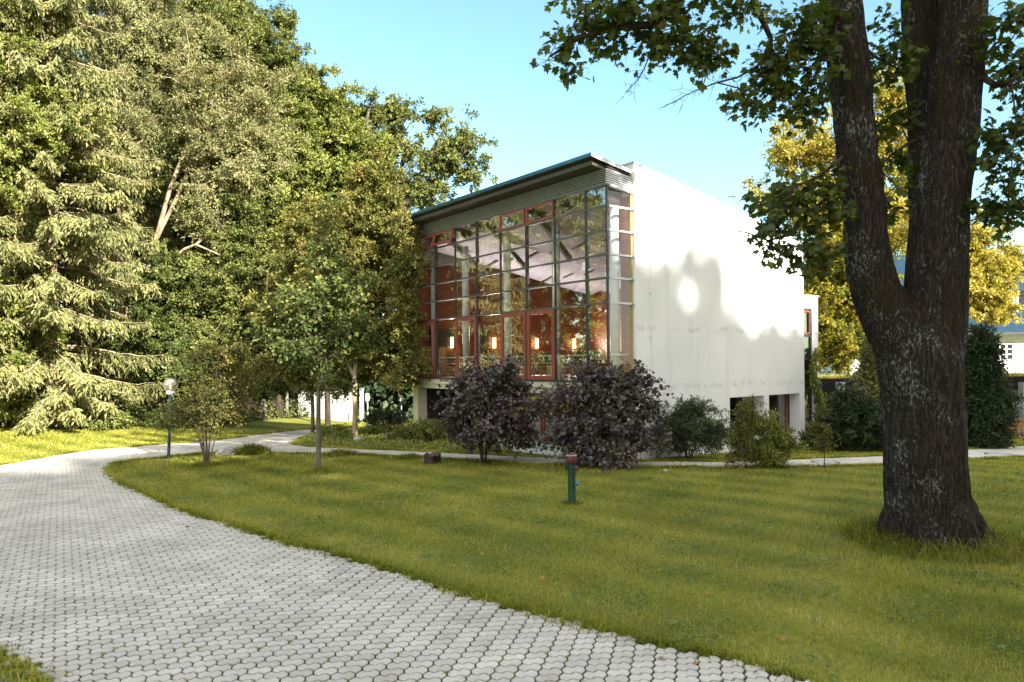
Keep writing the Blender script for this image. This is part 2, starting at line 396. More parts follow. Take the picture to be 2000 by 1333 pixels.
# ---- road of interlocking concrete pavers: joint bed + every stone, one mesh
def paver_mat():
    m = bpy.data.materials.new('paver_concrete'); m.use_nodes = True; nt = m.node_tree
    b = nt.nodes['Principled BSDF']; b.inputs['Roughness'].default_value = 0.85; b.inputs['Specular IOR Level'].default_value = 0.25
    at_ = node(nt, 'ShaderNodeAttribute'); at_.attribute_name = 'rnd'
    g = node(nt, 'ShaderNodeNewGeometry')
    n1 = node(nt, 'ShaderNodeTexNoise'); n1.inputs['Scale'].default_value = 0.7; n1.inputs['Detail'].default_value = 5
    n2 = node(nt, 'ShaderNodeTexNoise'); n2.inputs['Scale'].default_value = 90; n2.inputs['Detail'].default_value = 6
    n3 = node(nt, 'ShaderNodeTexNoise'); n3.inputs['Scale'].default_value = 5; n3.inputs['Detail'].default_value = 7
    for n in (n1, n2, n3): nt.links.new(g.outputs['Position'], n.inputs['Vector'])
    a1 = node(nt, 'ShaderNodeMath', operation='MULTIPLY_ADD'); a1.inputs[1].default_value = 0.22; nt.links.new(at_.outputs['Fac'], a1.inputs[0]); nt.links.new(n1.outputs['Fac'], a1.inputs[2])
    a2 = node(nt, 'ShaderNodeMath', operation='MULTIPLY_ADD'); a2.inputs[1].default_value = 0.35; nt.links.new(n2.outputs['Fac'], a2.inputs[0]); nt.links.new(a1.outputs[0], a2.inputs[2])
    a3 = node(nt, 'ShaderNodeMath', operation='MULTIPLY_ADD'); a3.inputs[1].default_value = 0.5; nt.links.new(n3.outputs['Fac'], a3.inputs[0]); nt.links.new(a2.outputs[0], a3.inputs[2])
    cr = node(nt, 'ShaderNodeValToRGB'); e = cr.color_ramp.elements
    e[0].position = 0.75/2; e[0].color = (0.33, 0.31, 0.265, 1); e[1].position = 1.36/2; e[1].color = (0.57, 0.54, 0.475, 1)
    h = node(nt, 'ShaderNodeMath', operation='MULTIPLY'); h.inputs[1].default_value = 0.5
    nt.links.new(a3.outputs[0], h.inputs[0]); nt.links.new(h.outputs[0], cr.inputs[0]); nt.links.new(cr.outputs[0], b.inputs['Base Color'])
    bp = node(nt, 'ShaderNodeBump'); bp.inputs['Strength'].default_value = 0.25; bp.inputs['Distance'].default_value = 0.01
    nt.links.new(n2.outputs['Fac'], bp.inputs['Height']); nt.links.new(bp.outputs[0], b.inputs['Normal'])
    return m
M['paver'] = paver_mat()
M['joint'] = surface('joint_soil', (0.022, 0.021, 0.013), (0.035, 0.045, 0.012), scale=6, rough=0.95)
def make_road():
    W_, P_ = 0.215, 0.125; w = W_/2; e = 0.034; h = (P_+e)/2; g = 0.0075
    o = np.array([(-w+g, -(h-e)+g*3.0), (-w/2, -h+g), (-0.012, -(h-e)+g), (0.012, -(h-e)+g), (w/2, -h+g), (w-g, -(h-e)+g*3.0),
                  (w-g, (h-e)-g*3.0), (w/2, h-g), (0.012, (h-e)-g), (-0.012, (h-e)-g), (-w/2, h-g), (-w+g, (h-e)-g*3.0)])
    n = len(o); ang = math.radians(9); ca, sa = math.cos(ang), math.sin(ang)
    lo, hi = ROAD.min(0), ROAD.max(0)
    lo = np.maximum(lo, [-26, 3.5]); hi = np.minimum(hi, [27, 38])
    R = 45
    r = np.arange(-int(R/P_), int(R/P_)); c = np.arange(-int(R/W_), int(R/W_))
    rr, cc = np.meshgrid(r, c, indexing='ij')
    lx = cc*W_ + (rr % 2)*w/2*1.0 + ((rr//2) % 2)*w; ly = rr*P_
    cx = lx*ca-ly*sa; cy = lx*sa+ly*ca+18
    C = np.stack([cx.ravel(), cy.ravel()], 1)
    C = C[(C > lo-0.2).all(1) & (C < hi+0.2).all(1)]
    C = C[inside(C, ROAD)]
    N = len(C)
    jit = rng.normal(0, 0.0012, (N, 2)); rot = rng.normal(0, 0.012, N)
    tilt = rng.normal(0, 0.010, (N, 2)); dz = rng.normal(0, 0.0012, N)
    cr, sr = np.cos(ang+rot), np.sin(ang+rot)
    X = o[None, :, 0]*cr[:, None]-o[None, :, 1]*sr[:, None]; Y = o[None, :, 0]*sr[:, None]+o[None, :, 1]*cr[:, None]
    px = C[:, 0:1]+jit[:, 0:1]+X; py = C[:, 1:2]+jit[:, 1:2]+Y
    zt = tz(C[:, 0], C[:, 1])[:, None]+0.022+dz[:, None]+X*tilt[:, 0:1]+Y*tilt[:, 1:2]
    inner = 0.965
    top = np.stack([C[:, 0:1]+(px-C[:, 0:1])*inner, C[:, 1:2]+(py-C[:, 1:2])*inner, zt], 2)
    mid = np.stack([px, py, zt-0.004], 2); bot = np.stack([px, py, zt-0.024], 2)
    V = np.concatenate([top, mid, bot], 1).reshape(-1, 3)
    base = (np.arange(N)*3*n)[:, None]
    Ft = base+np.arange(n)[None]
    k = np.arange(n); k2 = (k+1) % n
    def ring(a, b): return (base[:, :, None]+np.stack([a*n+k2*1, a*n+k, b*n+k, b*n+k2], 1)[None]).reshape(-1, 4)[:, ::-1]
    F1 = ring(0, 1); F2 = ring(1, 2)
    rp = rng.random(N)
    # joint bed: fine grid clipped to the outline
    st = 0.25; bx = np.arange(lo[0]-1, hi[0]+1, st); by = np.arange(lo[1]-1, hi[1]+1, st)
    BX, BY = np.meshgrid(bx, by); ii = np.arange(BX.size).reshape(BX.shape)
    q = np.stack([ii[:-1, :-1].ravel(), ii[:-1, 1:].ravel(), ii[1:, 1:].ravel(), ii[1:, :-1].ravel()], 1)
    cen = np.stack([BX.ravel()[q].mean(1), BY.ravel()[q].mean(1)], 1); q = q[inside(cen, ROAD)]
    BV = np.stack([BX.ravel(), BY.ravel(), tz(BX.ravel(), BY.ravel())+0.006], 1)
    off = len(V)
    me = np_mesh('road', np.concatenate([V, BV]), [Ft, np.concatenate([F1, F2, q+off])],
                 mi=np.concatenate([np.zeros(N+len(F1)+len(F2), int), np.ones(len(q), int)]),
                 rnd=np.concatenate([rp, np.repeat(rp, n), np.repeat(rp, n), np.zeros(len(q))]))
    me.attributes['rnd']
    tag(link('road', me, [M['paver'], M['joint']]), kind='structure')
    return C
PAVERS = make_road()

# ---- grass blades (uncountable)
M['grass'] = leaf_mat('grass_blades', [(.10, .125, .016), (.22, .235, .032), (.36, .34, .06), (.50, .43, .14)], trans=0.3, gloss=0.0, patch=0.22)
def blades(P, hgt, wid, lean, rnd):
    """P (n,3) roots -> bent two-segment blades"""
    n = len(P); a = rng.random(n)*2*PI; d = np.stack([np.cos(a), np.sin(a), np.zeros(n)], 1); s = np.stack([-np.sin(a), np.cos(a), np.zeros(n)], 1)
    up = np.array([0, 0, 1.0])
    l = lean[:, None]; h = hgt[:, None]; w = wid[:, None]
    m1 = P+up*h*0.55+d*h*l*0.35; tip = P+up*h*(1-0.35*l)+d*h*l
    V = np.stack([P-s*w/2, P+s*w/2, m1+s*w*0.4, m1-s*w*0.4, tip], 1).reshape(-1, 3)
    b = (np.arange(n)*5)[:, None]
    return V, b+np.array([0, 1, 2, 3]), b+np.array([3, 2, 4]), np.concatenate([rnd, rnd])
def scatter(xr, yr, dens):
    n = int((xr[1]-xr[0])*(yr[1]-yr[0])*dens); return np.stack([rng.uniform(*xr, n), rng.uniform(*yr, n)], 1)
def on_lawn(P):
    x, y = P[:, 0], P[:, 1]
    bx, by = to_b(x, y)
    ok = ~inside(P, ROAD) & ~((bx > -0.05) & (bx < 14) & (by > -0.12) & (by < 12)) & (litter(x, y) < 0.5)
    return ok & (np.abs(x) < 0.80*y+1.2)
def lawn():
    sets = []
    for xr, yr, de, hh, ww in (((-9, 11), (5.6, 9.5), 1500, .055, .0045), ((-14, 14), (9.5, 13.5), 900, .055, .006), ((-18, 16), (13.5, 18.5), 520, .055, .009),
                               ((-22, 18), (18.5, 24), 330, .06, .013), ((-30, 26), (24, 34), 170, .07, .02)):
        P = scatter(xr, yr, de); P = P[on_lawn(P)]
        n = len(P); k = 0.75+0.5*np.sin(P[:, 0]*1.3+np.sin(P[:, 1]*0.9)*1.5)*0.5
        sets.append((np.column_stack([P, tz(P[:, 0], P[:, 1])]), hh*rng.uniform(.5, 1.35, n)*(0.85+0.3*k), ww*rng.uniform(.7, 1.4, n), rng.uniform(.2, 1.1, n)))
    # ragged taller fringe along the paving edge
    E_ = []
    for i in range(len(ROAD)):
        a, b = ROAD[i], ROAD[(i+1) % len(ROAD)]; L = np.linalg.norm(b-a)
        if L > 9 and not (a[1] < 24 and b[1] < 24): continue
        n = int(L*700+rng.random()); t = rng.random((n, 1)); nrm = np.array([-(b-a)[1], (b-a)[0]])/max(L, 1e-6)
        E_.append(a+(b-a)*t+nrm*np.abs(rng.normal(0, 0.085, (n, 1)))*rng.choice([-1, 1], (n, 1)))
    P = np.concatenate(E_); keep = (P[:, 1] > 5) & (np.abs(P[:, 0]) < 0.8*P[:, 1]+1.2)
    lum = np.sin(P[:, 0]*3.1)*np.sin(P[:, 1]*4.3+P[:, 0]*2.0)
    keep &= ~inside(P, ROAD) | (rng.random(len(P)) < 0.14+0.50*(lum > 0.25)); P = P[keep]; n = len(P)
    sets.append((np.column_stack([P, tz(P[:, 0], P[:, 1])+0.008]), rng.uniform(.05, .12, n), rng.uniform(.006, .012, n)*(0.6+P[:, 1]/18), rng.uniform(.4, 1.3, n)))
    P = np.concatenate([s[0] for s in sets]); n = len(P)
    V, F4, F3, r = blades(P, np.concatenate([s[1] for s in sets]), np.concatenate([s[2] for s in sets]), np.concatenate([s[3] for s in sets]), np.clip(rng.normal(.42, .17, n)+0.20*np.sin(5.2*(.68*P[:, 0]+.73*P[:, 1]+.25*np.sin(.35*(.73*P[:, 0]-.68*P[:, 1]))))+.13*np.sin(P[:, 0]*1.9+2*np.sin(P[:, 1]*.7))*np.sin(P[:, 1]*2.3+np.sin(P[:, 0]*1.1)), 0, 1))
    tag(link('grass', np_mesh('grass', V, [F4, F3], rnd=r), M['grass']), label='mown yellow green lawn grass beside the paved road', cat='grass', kind='stuff')
    return n
N_BLADES = lawn()
def clover():
    P = scatter((-12, 14), (5.8, 19), 420); P = P[on_lawn(P)]
    m = np.sin(P[:, 0]*2.7+1.5*np.sin(P[:, 1]*1.3))*np.sin(P[:, 1]*3.1+1.2*np.sin(P[:, 0]*.9)); P = P[(m > .35) | (rng.random(len(P)) < .04)]; n = len(P)
    a = rng.random(n)*2*PI; T = np.stack([np.cos(a), np.sin(a), rng.normal(.15, .25, n)], 1); N = rng.normal(0, .35, (n, 3))+[0, 0, 1]
    unit_ = lambda q: q/np.linalg.norm(q, axis=1, keepdims=True); T = unit_(T); N = unit_(N-T*(N*T).sum(1, keepdims=True)); S = np.cross(T, N); L = rng.uniform(.018, .05, (n, 1)); Wd = L*rng.uniform(.45, .9, (n, 1))
    B = np.column_stack([P, tz(P[:, 0], P[:, 1])+rng.uniform(.025, .055, n)])
    V = np.stack([B, B+T*L*.5+S*Wd*.5, B+T*L, B+T*L*.5-S*Wd*.5], 1).reshape(-1, 3)
    tag(link('clover', np_mesh('clover', V, [(np.arange(n)*4)[:, None]+np.arange(4)], rnd=rng.uniform(0, 1, n)), leaf_mat('clover_leaves', [(.06, .11, .03), (.11, .17, .05), (.18, .24, .09)], trans=.25)), 'patches of clover and small weeds in the mown lawn', 'weeds', kind='stuff')
clover()
# weeds in the joints of the paving
def weeds():
    C = PAVERS[(PAVERS[:, 1] < 20)]; C = C[rng.random(len(C)) < 0.55]
    clump = np.sin(C[:, 0]*0.9+1)*np.sin(C[:, 1]*0.7+C[:, 0]*0.4)
    reps = np.where(rng.random(len(C)) < 0.06+0.12*(clump > 0.4), 22, rng.integers(1, 6, len(C)))
    P = np.repeat(C+np.array([0.107, 0.035]), reps, 0)+rng.normal(0, 0.012, (reps.sum(), 2)); n = len(P)
    V, F4, F3, r = blades(np.column_stack([P, tz(P[:, 0], P[:, 1])+0.006]), rng.uniform(.018, .045, n), rng.uniform(.004, .008, n), rng.uniform(.5, 1.4, n), np.clip(rng.normal(.35, .25, n), 0, 1))
    tag(link('weeds', np_mesh('weeds', V, [F4, F3], rnd=r), M['grass']), label='small green weeds growing in the joints of the pavers', cat='weeds', kind='stuff')
weeds()

# ================================================================== THE HALL
HALL = empty('hall_building', (B0[0], B0[1], 0), TH)
tag(HALL, 'white rendered hall with a tall gridded glass front and a thin overhanging roof', 'building')
WT = lambda x: 8.35-0.168*(x-0.99)                # top of the side wall
RT = lambda x: 8.43-0.155*(x+0.57)                # top of the roof
YL = 10.9                                         # left end of the hall
def wall_piece(mb, x0, x1, zb, zt=None, y0=-0.1, y1=0.25):
    t0, t1 = (WT(x0), WT(x1)) if zt is None else (zt, zt)
    mb.hexa([(x0,y0,zb),(x1,y0,zb),(x1,y1,zb),(x0,y1,zb),(x0,y0,t0),(x1,y0,t1),(x1,y1,t1),(x0,y1,t0)])
# side wall: one sheet with two window openings, cut from a single outline so no joints show
def side_wall():
    bm = bmesh.new()
    xs = [0.99, 5.33, 7.23, 7.51, 9.41, 9.72]; zs = [-1.6, -0.25, 1.552]
    def col(y):
        g = {}
        for i, x in enumerate(xs):
            for j, z in enumerate(zs+[WT(x)]): g[i, j] = bm.verts.new((x, y, z))
        return g
    f, b = col(-0.1), col(0.36)
    hole = {(1, 1), (3, 1)}
    cells = [(i, j) for i in range(5) for j in range(3) if (i, j) not in hole]
    for i, j in cells:
        bm.faces.new([f[i,j], f[i+1,j], f[i+1,j+1], f[i,j+1]])
        bm.faces.new([b[i,j+1], b[i+1,j+1], b[i+1,j], b[i,j]])
        for (a, c), nb in ((((i,j),(i+1,j)), (i,j-1)), (((i+1,j),(i+1,j+1)), (i+1,j)), (((i+1,j+1),(i,j+1)), (i,j+1)), (((i,j+1),(i,j)), (i-1,j))):
            if nb not in cells: bm.faces.new([f[a], b[a], b[c], f[c]])
    bmesh.ops.recalc_face_normals(bm, faces=bm.faces[:])
    me = bpy.data.meshes.new('side_wall'); bm.to_mesh(me); bm.free()
    return link('side_wall', me, M['plaster'], HALL)
side_wall()
cp = MB(); x0, x1 = 0.96, 9.75
cp.hexa([(x0,-0.125,WT(x0)+.003),(x1,-0.125,WT(x1)+.003),(x1,.40,WT(x1)+.003),(x0,.40,WT(x0)+.003),(x0,-0.125,WT(x0)+.06),(x1,-0.125,WT(x1)+.06),(x1,.40,WT(x1)+.06),(x0,.40,WT(x0)+.06)])
cp.build('coping', M['coping'], HALL)
rod = MB(); rod.tube([(1.62,-.135,-0.6),(1.62,-.135,WT(1.62))], .006, 6)
for z in (0.9, 2.2, 3.45, 4.7, 5.95, 7.2): rod.box(1.60, 1.64, -.15, -.1, z, z+.03)
rod.build('lightning_rod', M['coping'], HALL)
# windows in the side wall: set deep in the reveal
def side_window(xa, xb, mull):
    y = 0.30; fr = MB(); gl = MB()
    za, zb = -0.25, 1.552
    fr.box(xa+.004, xb-.004, y, y+.05, za+.004, za+.07); fr.box(xa+.004, xb-.004, y, y+.05, zb-.05, zb-.004)
    fr.box(xa+.004, xa+.05, y, y+.05, za+.07, zb-.05); fr.box(xb-.05, xb-.004, y, y+.05, za+.07, zb-.05)
    w = fr.build('window', M['dark_steel'], HALL)
    for x, wd, mt in mull:
        mb = MB(); mb.box(x-wd/2, x+wd/2, y-.012, y+.045, za+.075, zb-.055); mb.build('mullion', mt, w)
    gl.box(xa+.05, xb-.05, y+.02, y+.026, za+.07, zb-.05); gl.build('glass_pane', M['dark_glass'], w)
    s = MB(); s.hexa([(xa+.003,-.16,za+.003),(xb-.003,-.16,za+.003),(xb-.003,y,za+.02),(xa+.003,y,za+.02),(xa+.003,-.16,za+.025),(xb-.003,-.16,za+.025),(xb-.003,y,za+.045),(xa+.003,y,za+.045)])
    s.build('sill', M['coping'], w)
    return w
side_window(5.33, 7.23, [(5.62, .06, M['red']), (6.3, .05, M['dark_steel']), (7.15, .05, M['dark_steel'])])
w2 = side_window(7.51, 9.41, [(8.06, .10, M['red']), (8.62, .07, M['dark_steel']), (9.22, .08, M['red'])])
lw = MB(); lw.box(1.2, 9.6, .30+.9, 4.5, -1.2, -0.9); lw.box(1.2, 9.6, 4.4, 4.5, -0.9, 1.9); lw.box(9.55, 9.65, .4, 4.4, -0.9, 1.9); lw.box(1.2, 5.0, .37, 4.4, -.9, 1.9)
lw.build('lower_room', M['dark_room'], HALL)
cu = MB()
for i in range(16):
    x = 6.45+i*.04; cu.tube([(x, .42+.02*(i%2), -0.2), (x, .42+.02*(i%2), 1.5)], .022, 6)
cu.build('curtain', surface('pale_curtain', (.55,.62,.58), scale=3, rough=.9), HALL, smooth_shade=True)

# roof: thin sloping slab with a deep overhang
def slab(mb, x0, x1, y0, y1, top, th, m=0):
    mb.hexa([(x0,y0,top(x0)-th),(x1,y0,top(x1)-th),(x1,y1,top(x1)-th),(x0,y1,top(x0)-th),(x0,y0,top(x0)),(x1,y0,top(x1)),(x1,y1,top(x1)),(x0,y1,top(x0))], m)
r = MB(); slab(r, -.55, 1.30, .02, YL+.5, lambda x: RT(x)-.012, .085); slab(r, 1.30, 9.6, .40, YL+.5, lambda x: RT(x)-.10, .085)
roof = r.build('roof', M['soffit'], HALL)
r = MB(); slab(r, -.57, 1.13, 0.0, .02, RT, .11); r.build('roof_edge', M['coping'], roof)
r = MB(); slab(r, -.575, -.55, 0.02, YL+.52, RT, .10); r.build('roof_edge', M['shaded_edge'], roof)
r = MB(); slab(r, -.42, 1.2, .14, YL+.4, lambda x: RT(x)-.14, .12); r.build('soffit', M['soffit'], roof)
# louvres
def louvre(front):
    mb = MB(); n = 7
    for i in range(n):
        z = 7.665+i*.062
        if front: mb.box(-.045, .03, 0, YL, z, z+.028)
        else: mb.hexa([(-.045,-.045,z),(.98,-.045,z-.115),(.98,.02,z-.115),(-.045,.02,z),(-.045,-.045,z+.028),(.98,-.045,z-.087),(.98,.02,z-.087),(-.045,.02,z+.028)])
    return mb
louvre(True).build('louvre', M['shaded_louvre'], HALL); louvre(False).build('louvre', M['white_paint'], HALL)  # one louvre, coloured dark on the unlit front and white on the lit side
bk = MB(); bk.box(.05, .09, .08, YL, 7.62, 8.2); bk.hexa([(.09,.05,7.6),(1.0,.05,7.5),(1.0,.08,7.5),(.09,.08,7.6),(.09,.05,8.2),(1.0,.05,8.05),(1.0,.08,8.05),(.09,.08,8.2)])
bk.build('louvre_backing', M['black'], HALL)
# end of the side wall beside the glass: pale metal closer
c = MB(); c.hexa([(.985,-.02,-.6),(1.0,-.02,-.6),(1.0,.06,-.6),(.985,.06,-.6),(.985,-.02,8.14),(1.0,-.02,8.14),(1.0,.06,8.14),(.985,.06,8.14)])
c.build('wall_closer', M['cream'], HALL)
c = MB(); c.box(.965, 1.0, .062, .43, 2.21, 7.45); c.build('wall_lining', M['panel'], HALL)
# transoms wrap the corner
MUL = [0.0]+[0.84+1.365*k for k in range(8)]
TR = [4.379, 5.069, 5.72, 6.388, 7.054]
for z in TR:
    t = MB(); t.box(-.05, .04, -.05, YL, z-.028, z+.028); t.build('transom', M['shaded_alu'], HALL)
    t = MB(); t.box(.042, 1.0, -.05, .04, z-.028, z+.028); t.box(.95, .985, -.10, -.05, z-.028, z+.028); t.build('transom', M['coping'], HALL)  # side stretch in paler metal, standing in for sun on the same bars
t = MB(); t.box(-.055, .06, -.055, YL, 7.60, 7.655); t.build('transom', M['shaded_alu'], HALL)
t = MB(); t.hexa([(.06,-.055,7.60),(1.03,-.055,7.485),(1.03,.05,7.485),(.06,.05,7.60),(.06,-.055,7.655),(1.03,-.055,7.54),(1.03,.05,7.54),(.06,.05,7.655)]); t.build('transom', M['coping'], HALL)
t = MB(); t.box(-.08, .06, -.055, YL, 2.16, 2.215); t.box(.06, 1.0, -.055, .05, 2.16, 2.215); t.build('sill', M['dark_steel'], HALL)
for i, y in enumerate(MUL):
    thick = i in (1, 3, 5, 7)
    w = .034 if thick else .020
    m_ = MB()
    if i == 0: m_.box(-.03, .03, -.03, .03, 2.215, 7.6)
    else: m_.box(-.02, .045 if not thick else .085, y-w, y+w, 2.215, 7.6)
    m_.build('mullion', M['dark_steel'], HALL)
m_ = MB(); m_.box(-.02, .06, 10.4+.02, 10.50, 2.215, 7.6); m_.build('mullion', M['alu'], HALL)
m_ = MB(); m_.box(.93, .985, -.01, .05, 2.215, 7.5); m_.build('mullion', surface('yellow_jamb', (.55,.40,.16), scale=3, rough=.5), HALL)
# glazing
ROWS = [2.215]+TR+[7.60]
RED_TOP = {2: 0, 3: 0, 6: 1, 7: 0}                # opening windows of the top row (1 = tilted open)
DOORS = {2, 3, 5, 7}
def pane(x, y0, y1, z0, z1, parent):
    p = MB(); p.box(x, x+.008, y0, y1, z0, z1); return p.build('glass_pane', M['glass'], parent)
def framed(name, y0, y1, z0, z1, w, tilt=0.0):
    f = MB(); d0, d1 = -.035, .045; H_ = z1-z0
    f.box(d0, d1, y0, y1, -H_, -H_+w); f.box(d0, d1, y0, y1, -w, 0); f.box(d0, d1, y0, y0+w, -H_+w, -w); f.box(d0, d1, y1-w, y1, -H_+w, -w)
    o = f.build(name, M['red'], HALL, bevel=.006, loc=(-.012, 0, z1)); o.rotation_euler = (0, tilt, 0)
    g = MB(); g.box(0, .008, y0+w, y1-w, -H_+w, -w); g.build('glass_pane', M['glass'], o)
    return o
for i in range(8):
    a, b = MUL[i], MUL[i+1]
    a += .034 if i in (1, 3, 5, 7) else .020; b -= .034 if i+1 in (1, 3, 5, 7) else .020
    for rI in range(6):
        z0, z1 = ROWS[rI]+(.03 if rI else .003), ROWS[rI+1]-(.03 if rI < 5 else .003)
        if rI == 0 and i in DOORS: framed('balcony_door', a, b, z0, z1, .12)
        elif rI == 5 and i in RED_TOP: framed('casement_window', a, b, z0, z1, .06, 0.32 if RED_TOP[i] else 0)
        else: pane(.006, a, b, z0, z1, HALL)
for rI in range(6):
    z0, z1 = ROWS[rI]+(.03 if rI else .003), ROWS[rI+1]-(.03 if rI < 5 else .115)
    p = MB(); p.box(.032, .93, .004, .012, z0, z1); p.build('glass_pane', M['return_glass'], HALL)
# slab edge and lower storey
b_ = MB(); b_.box(-.06, .5, -.06, YL+.5, 1.985, 2.157); b_.box(.5, .98, -.06, .3, 1.985, 2.157); b_.build('fascia_band', M['cream'], HALL)
b_ = MB(); b_.box(.5, 9.6, .37, YL+.5, 1.97, 2.19); b_.build('floor_slab', M['floor_wood'], HALL)
l_ = MB()
l_.box(0.0, .40, 10.42, 10.78, -1.6, 1.98); l_.box(0.0, .40, 0.0, 10.42, 1.80, 1.98); l_.box(0.0, .40, 0.0, 5.2, -1.6, .20); l_.box(.0, .40, .0, .45, .20, 1.80)
l_.box(0.4, .98, 0.0, .3, -1.6, 1.98)
l_.build('lower_wall', M['cream'], HALL)
pl = MB(); pl.box(-.012, 0.0, .003, 5.19, -1.5, .185); pl.build('plinth', M['plaster'], HALL)
ps = MB(); ps.box(-.05, .1, .0, 5.2, .203, .235); ps.build('sill', M['cream'], HALL)
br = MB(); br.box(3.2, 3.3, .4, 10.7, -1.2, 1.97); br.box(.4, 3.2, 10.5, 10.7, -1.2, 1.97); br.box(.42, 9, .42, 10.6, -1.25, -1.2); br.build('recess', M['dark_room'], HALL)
pier = MB(); pier.box(1.6, 1.9, 8.7, 9.6, -1.2, 1.97); pier.build('recess_pier', M['cream'], HALL)


for y0, y1 in ((.5, 1.75), (1.8, 3.05), (3.1, 4.3)):
    f = MB(); w = .07
    f.box(.16, .24, y0, y1, .24, .24+w); f.box(.16, .24, y0, y1, 1.73, 1.80); f.box(.16, .24, y0, y0+w, .31, 1.73); f.box(.16, .24, y1-w, y1, .31, 1.73)
    wd = f.build('window', M['red'], HALL)
    g = MB(); g.box(.19, .196, y0+w, y1-w, .31, 1.73); g.build('glass_pane', M['dark_glass'], wd)

# interior
it = MB(); it.box(0.08, 9.6, .37, YL-.1, 2.192, 2.205); it.build('floor', M['floor_wood'], HALL)
it = MB(); it.box(.15, 9.55, YL-.1, YL, 2.2, 6.75); it.build('end_wall', M['panel'], HALL)
it = MB(); it.hexa([(.15,YL-.1,6.75),(9.55,YL-.1,6.75),(9.55,YL,6.75),(.15,YL,6.75),(.15,YL-.1,8.1),(9.55,YL-.1,6.76),(9.55,YL,6.76),(.15,YL,8.1)]); it.build('upper_wall', M['white_paint'], HALL)
it = MB(); it.box(9.5, 9.6, .3, YL, 2.2, 6.75); it.box(1.1, 9.5, .365, .42, 2.2, 6.6); it.build('back_wall', M['panel'], HALL)
M['ceiling'] = surface('pale_ceiling', (.70, .69, .82), (.64, .63, .75), scale=2, rough=.7)
CZ = lambda x: 7.75-.16*x
it = MB(); slab(it, .12, 9.6, .1, YL, lambda x: CZ(x)+.12, .06); it.build('ceiling', surface('dark_ceiling', (.14, .13, .13), scale=2, rough=.9), HALL)
for k in range(8):                                  # hanging ceiling boards running down the slope, dark gaps between
    y0 = .45+k*1.3; y1 = y0+.84
    for x0, x1 in ((.6, 3.3), (3.5, 6.3), (6.5, 9.3)):
        p = MB(); za, zb = CZ(x0)-.42, CZ(x1)-.42; dr = .20
        p.hexa([(x0,y0,za+dr),(x1,y0,zb+dr),(x1,y1,zb),(x0,y1,za),(x0,y0,za+dr+.06),(x1,y0,zb+dr+.06),(x1,y1,zb+.06),(x0,y1,za+.06)])
        p.build('ceiling_board', M['ceiling'], HALL)
for y in (.6, 3.19, 5.75, 8.35, 10.6):
    x = .9 if y > 1 else .7; yy = y if y > 1 else .42
    cM = MB(); cM.tube([(x, yy, 2.2), (x, yy, CZ(x)-.5)], .13, 20); cM.build('column', M['white_paint'], HALL, smooth_shade=True)
    if y < 10:
        cM = MB(); cM.beam((.12, yy+.1, 7.45), (2.9, yy+1.5, 6.35), .10, .22); cM.build('roof_strut', M['dark_steel'], HALL)
rl = MB(); rl.tube([(.14, 10.4, 2.94), (.14, .14, 2.94), (.93, .14, 2.94)], .022, 8)
for z in (2.36, 2.48, 2.6, 2.72, 2.82): rl.tube([(.14, 10.4, z), (.14, .14, z), (.93, .14, z)], .005, 5)
for y in [.14]+MUL[1:]: rl.tube([(.14, y, 2.2), (.14, y, 2.94)], .014, 6)
rl.build('railing', M['coping'], HALL)
dr = MB(); dr.box(3.0, 3.75, YL-.13, YL-.1, 2.2, 4.25); dr.build('interior_door', surface('dark_door', (.06,.03,.02), scale=2, rough=.4), HALL)
bd = MB(); bd.box(.2, 1.5, YL-.16, YL-.1, 2.2, 3.4); bd.build('counter_panel', M['light_wood'], HALL)

# lamps, screen and furniture inside: things of their own
M['lamp_glow'] = emit_mat('lamp_glow', (1.0, 0.66, 0.30), 2.2)
lamp_lab = ['lit wall lamp on the red panelling beside the dark wall screen', 'lit wall lamp on the red panelling between the red glazed doors, third from the screen side counting back',
            'lit wall lamp seen through the middle red framed balcony doors', 'lit wall lamp seen through the clear bay beside the last red framed door']
lamp_lab[1] = 'lit wall lamp seen through the clear bay left of the paired red doors'
for k, x in enumerate((1.78, 3.93, 6.29, 8.55)):
    px, py = from_b(x, YL-.1)
    L = empty('wall_lamp', (px, py, 3.58), TH)
    tag(L, lamp_lab[k], 'lamp', 'wall lamps on the panelled end wall')
    m_ = MB(); m_.tube([(0,-.10,-.22),(0,-.10,.22)], .07, 12); m_.build('lamp_shade', M['lamp_glow'], L, smooth_shade=True)
    m_ = MB(); m_.box(-.05,.05,-.02,-.002,-.25,.25); m_.build('back_plate', M['coping'], L)
    ld = bpy.data.lights.new('lamp_light', 'SPOT'); ld.energy = 135 if k < 3 else 45; ld.spot_size = math.radians(165); ld.spot_blend = .5; ld.color = (1, .86, .80); ld.shadow_soft_size = .12
    lo = bpy.data.objects.new('lamp_light', ld); COL.objects.link(lo); lo.parent = L; lo.location = (0, -.2, 0); lo.rotation_euler = (math.radians(-108), 0, 0)
    lp_ = bpy.data.lights.new('wall_glow', 'POINT'); lp_.energy = 1.6; lp_.color = (1, .62, .3); lp_.shadow_soft_size = .1
    lo = bpy.data.objects.new('wall_glow', lp_); COL.objects.link(lo); lo.parent = L; lo.location = (0, -.25, 0)
px, py = from_b(1.35, YL-.1)
tv = empty('wall_screen', (px, py, 3.75), TH); tag(tv, 'dark flat screen hung on the red panelling inside the hall', 'screen')
m_ = MB(); m_.box(-.62,.62,-.10,-.03,-.35,.35); m_.build('screen_panel', M['black'], tv, bevel=.01)
m_ = MB(); m_.box(-.15,.15,-.03,0,-.15,.15); m_.build('bracket', M['dark_steel'], tv)
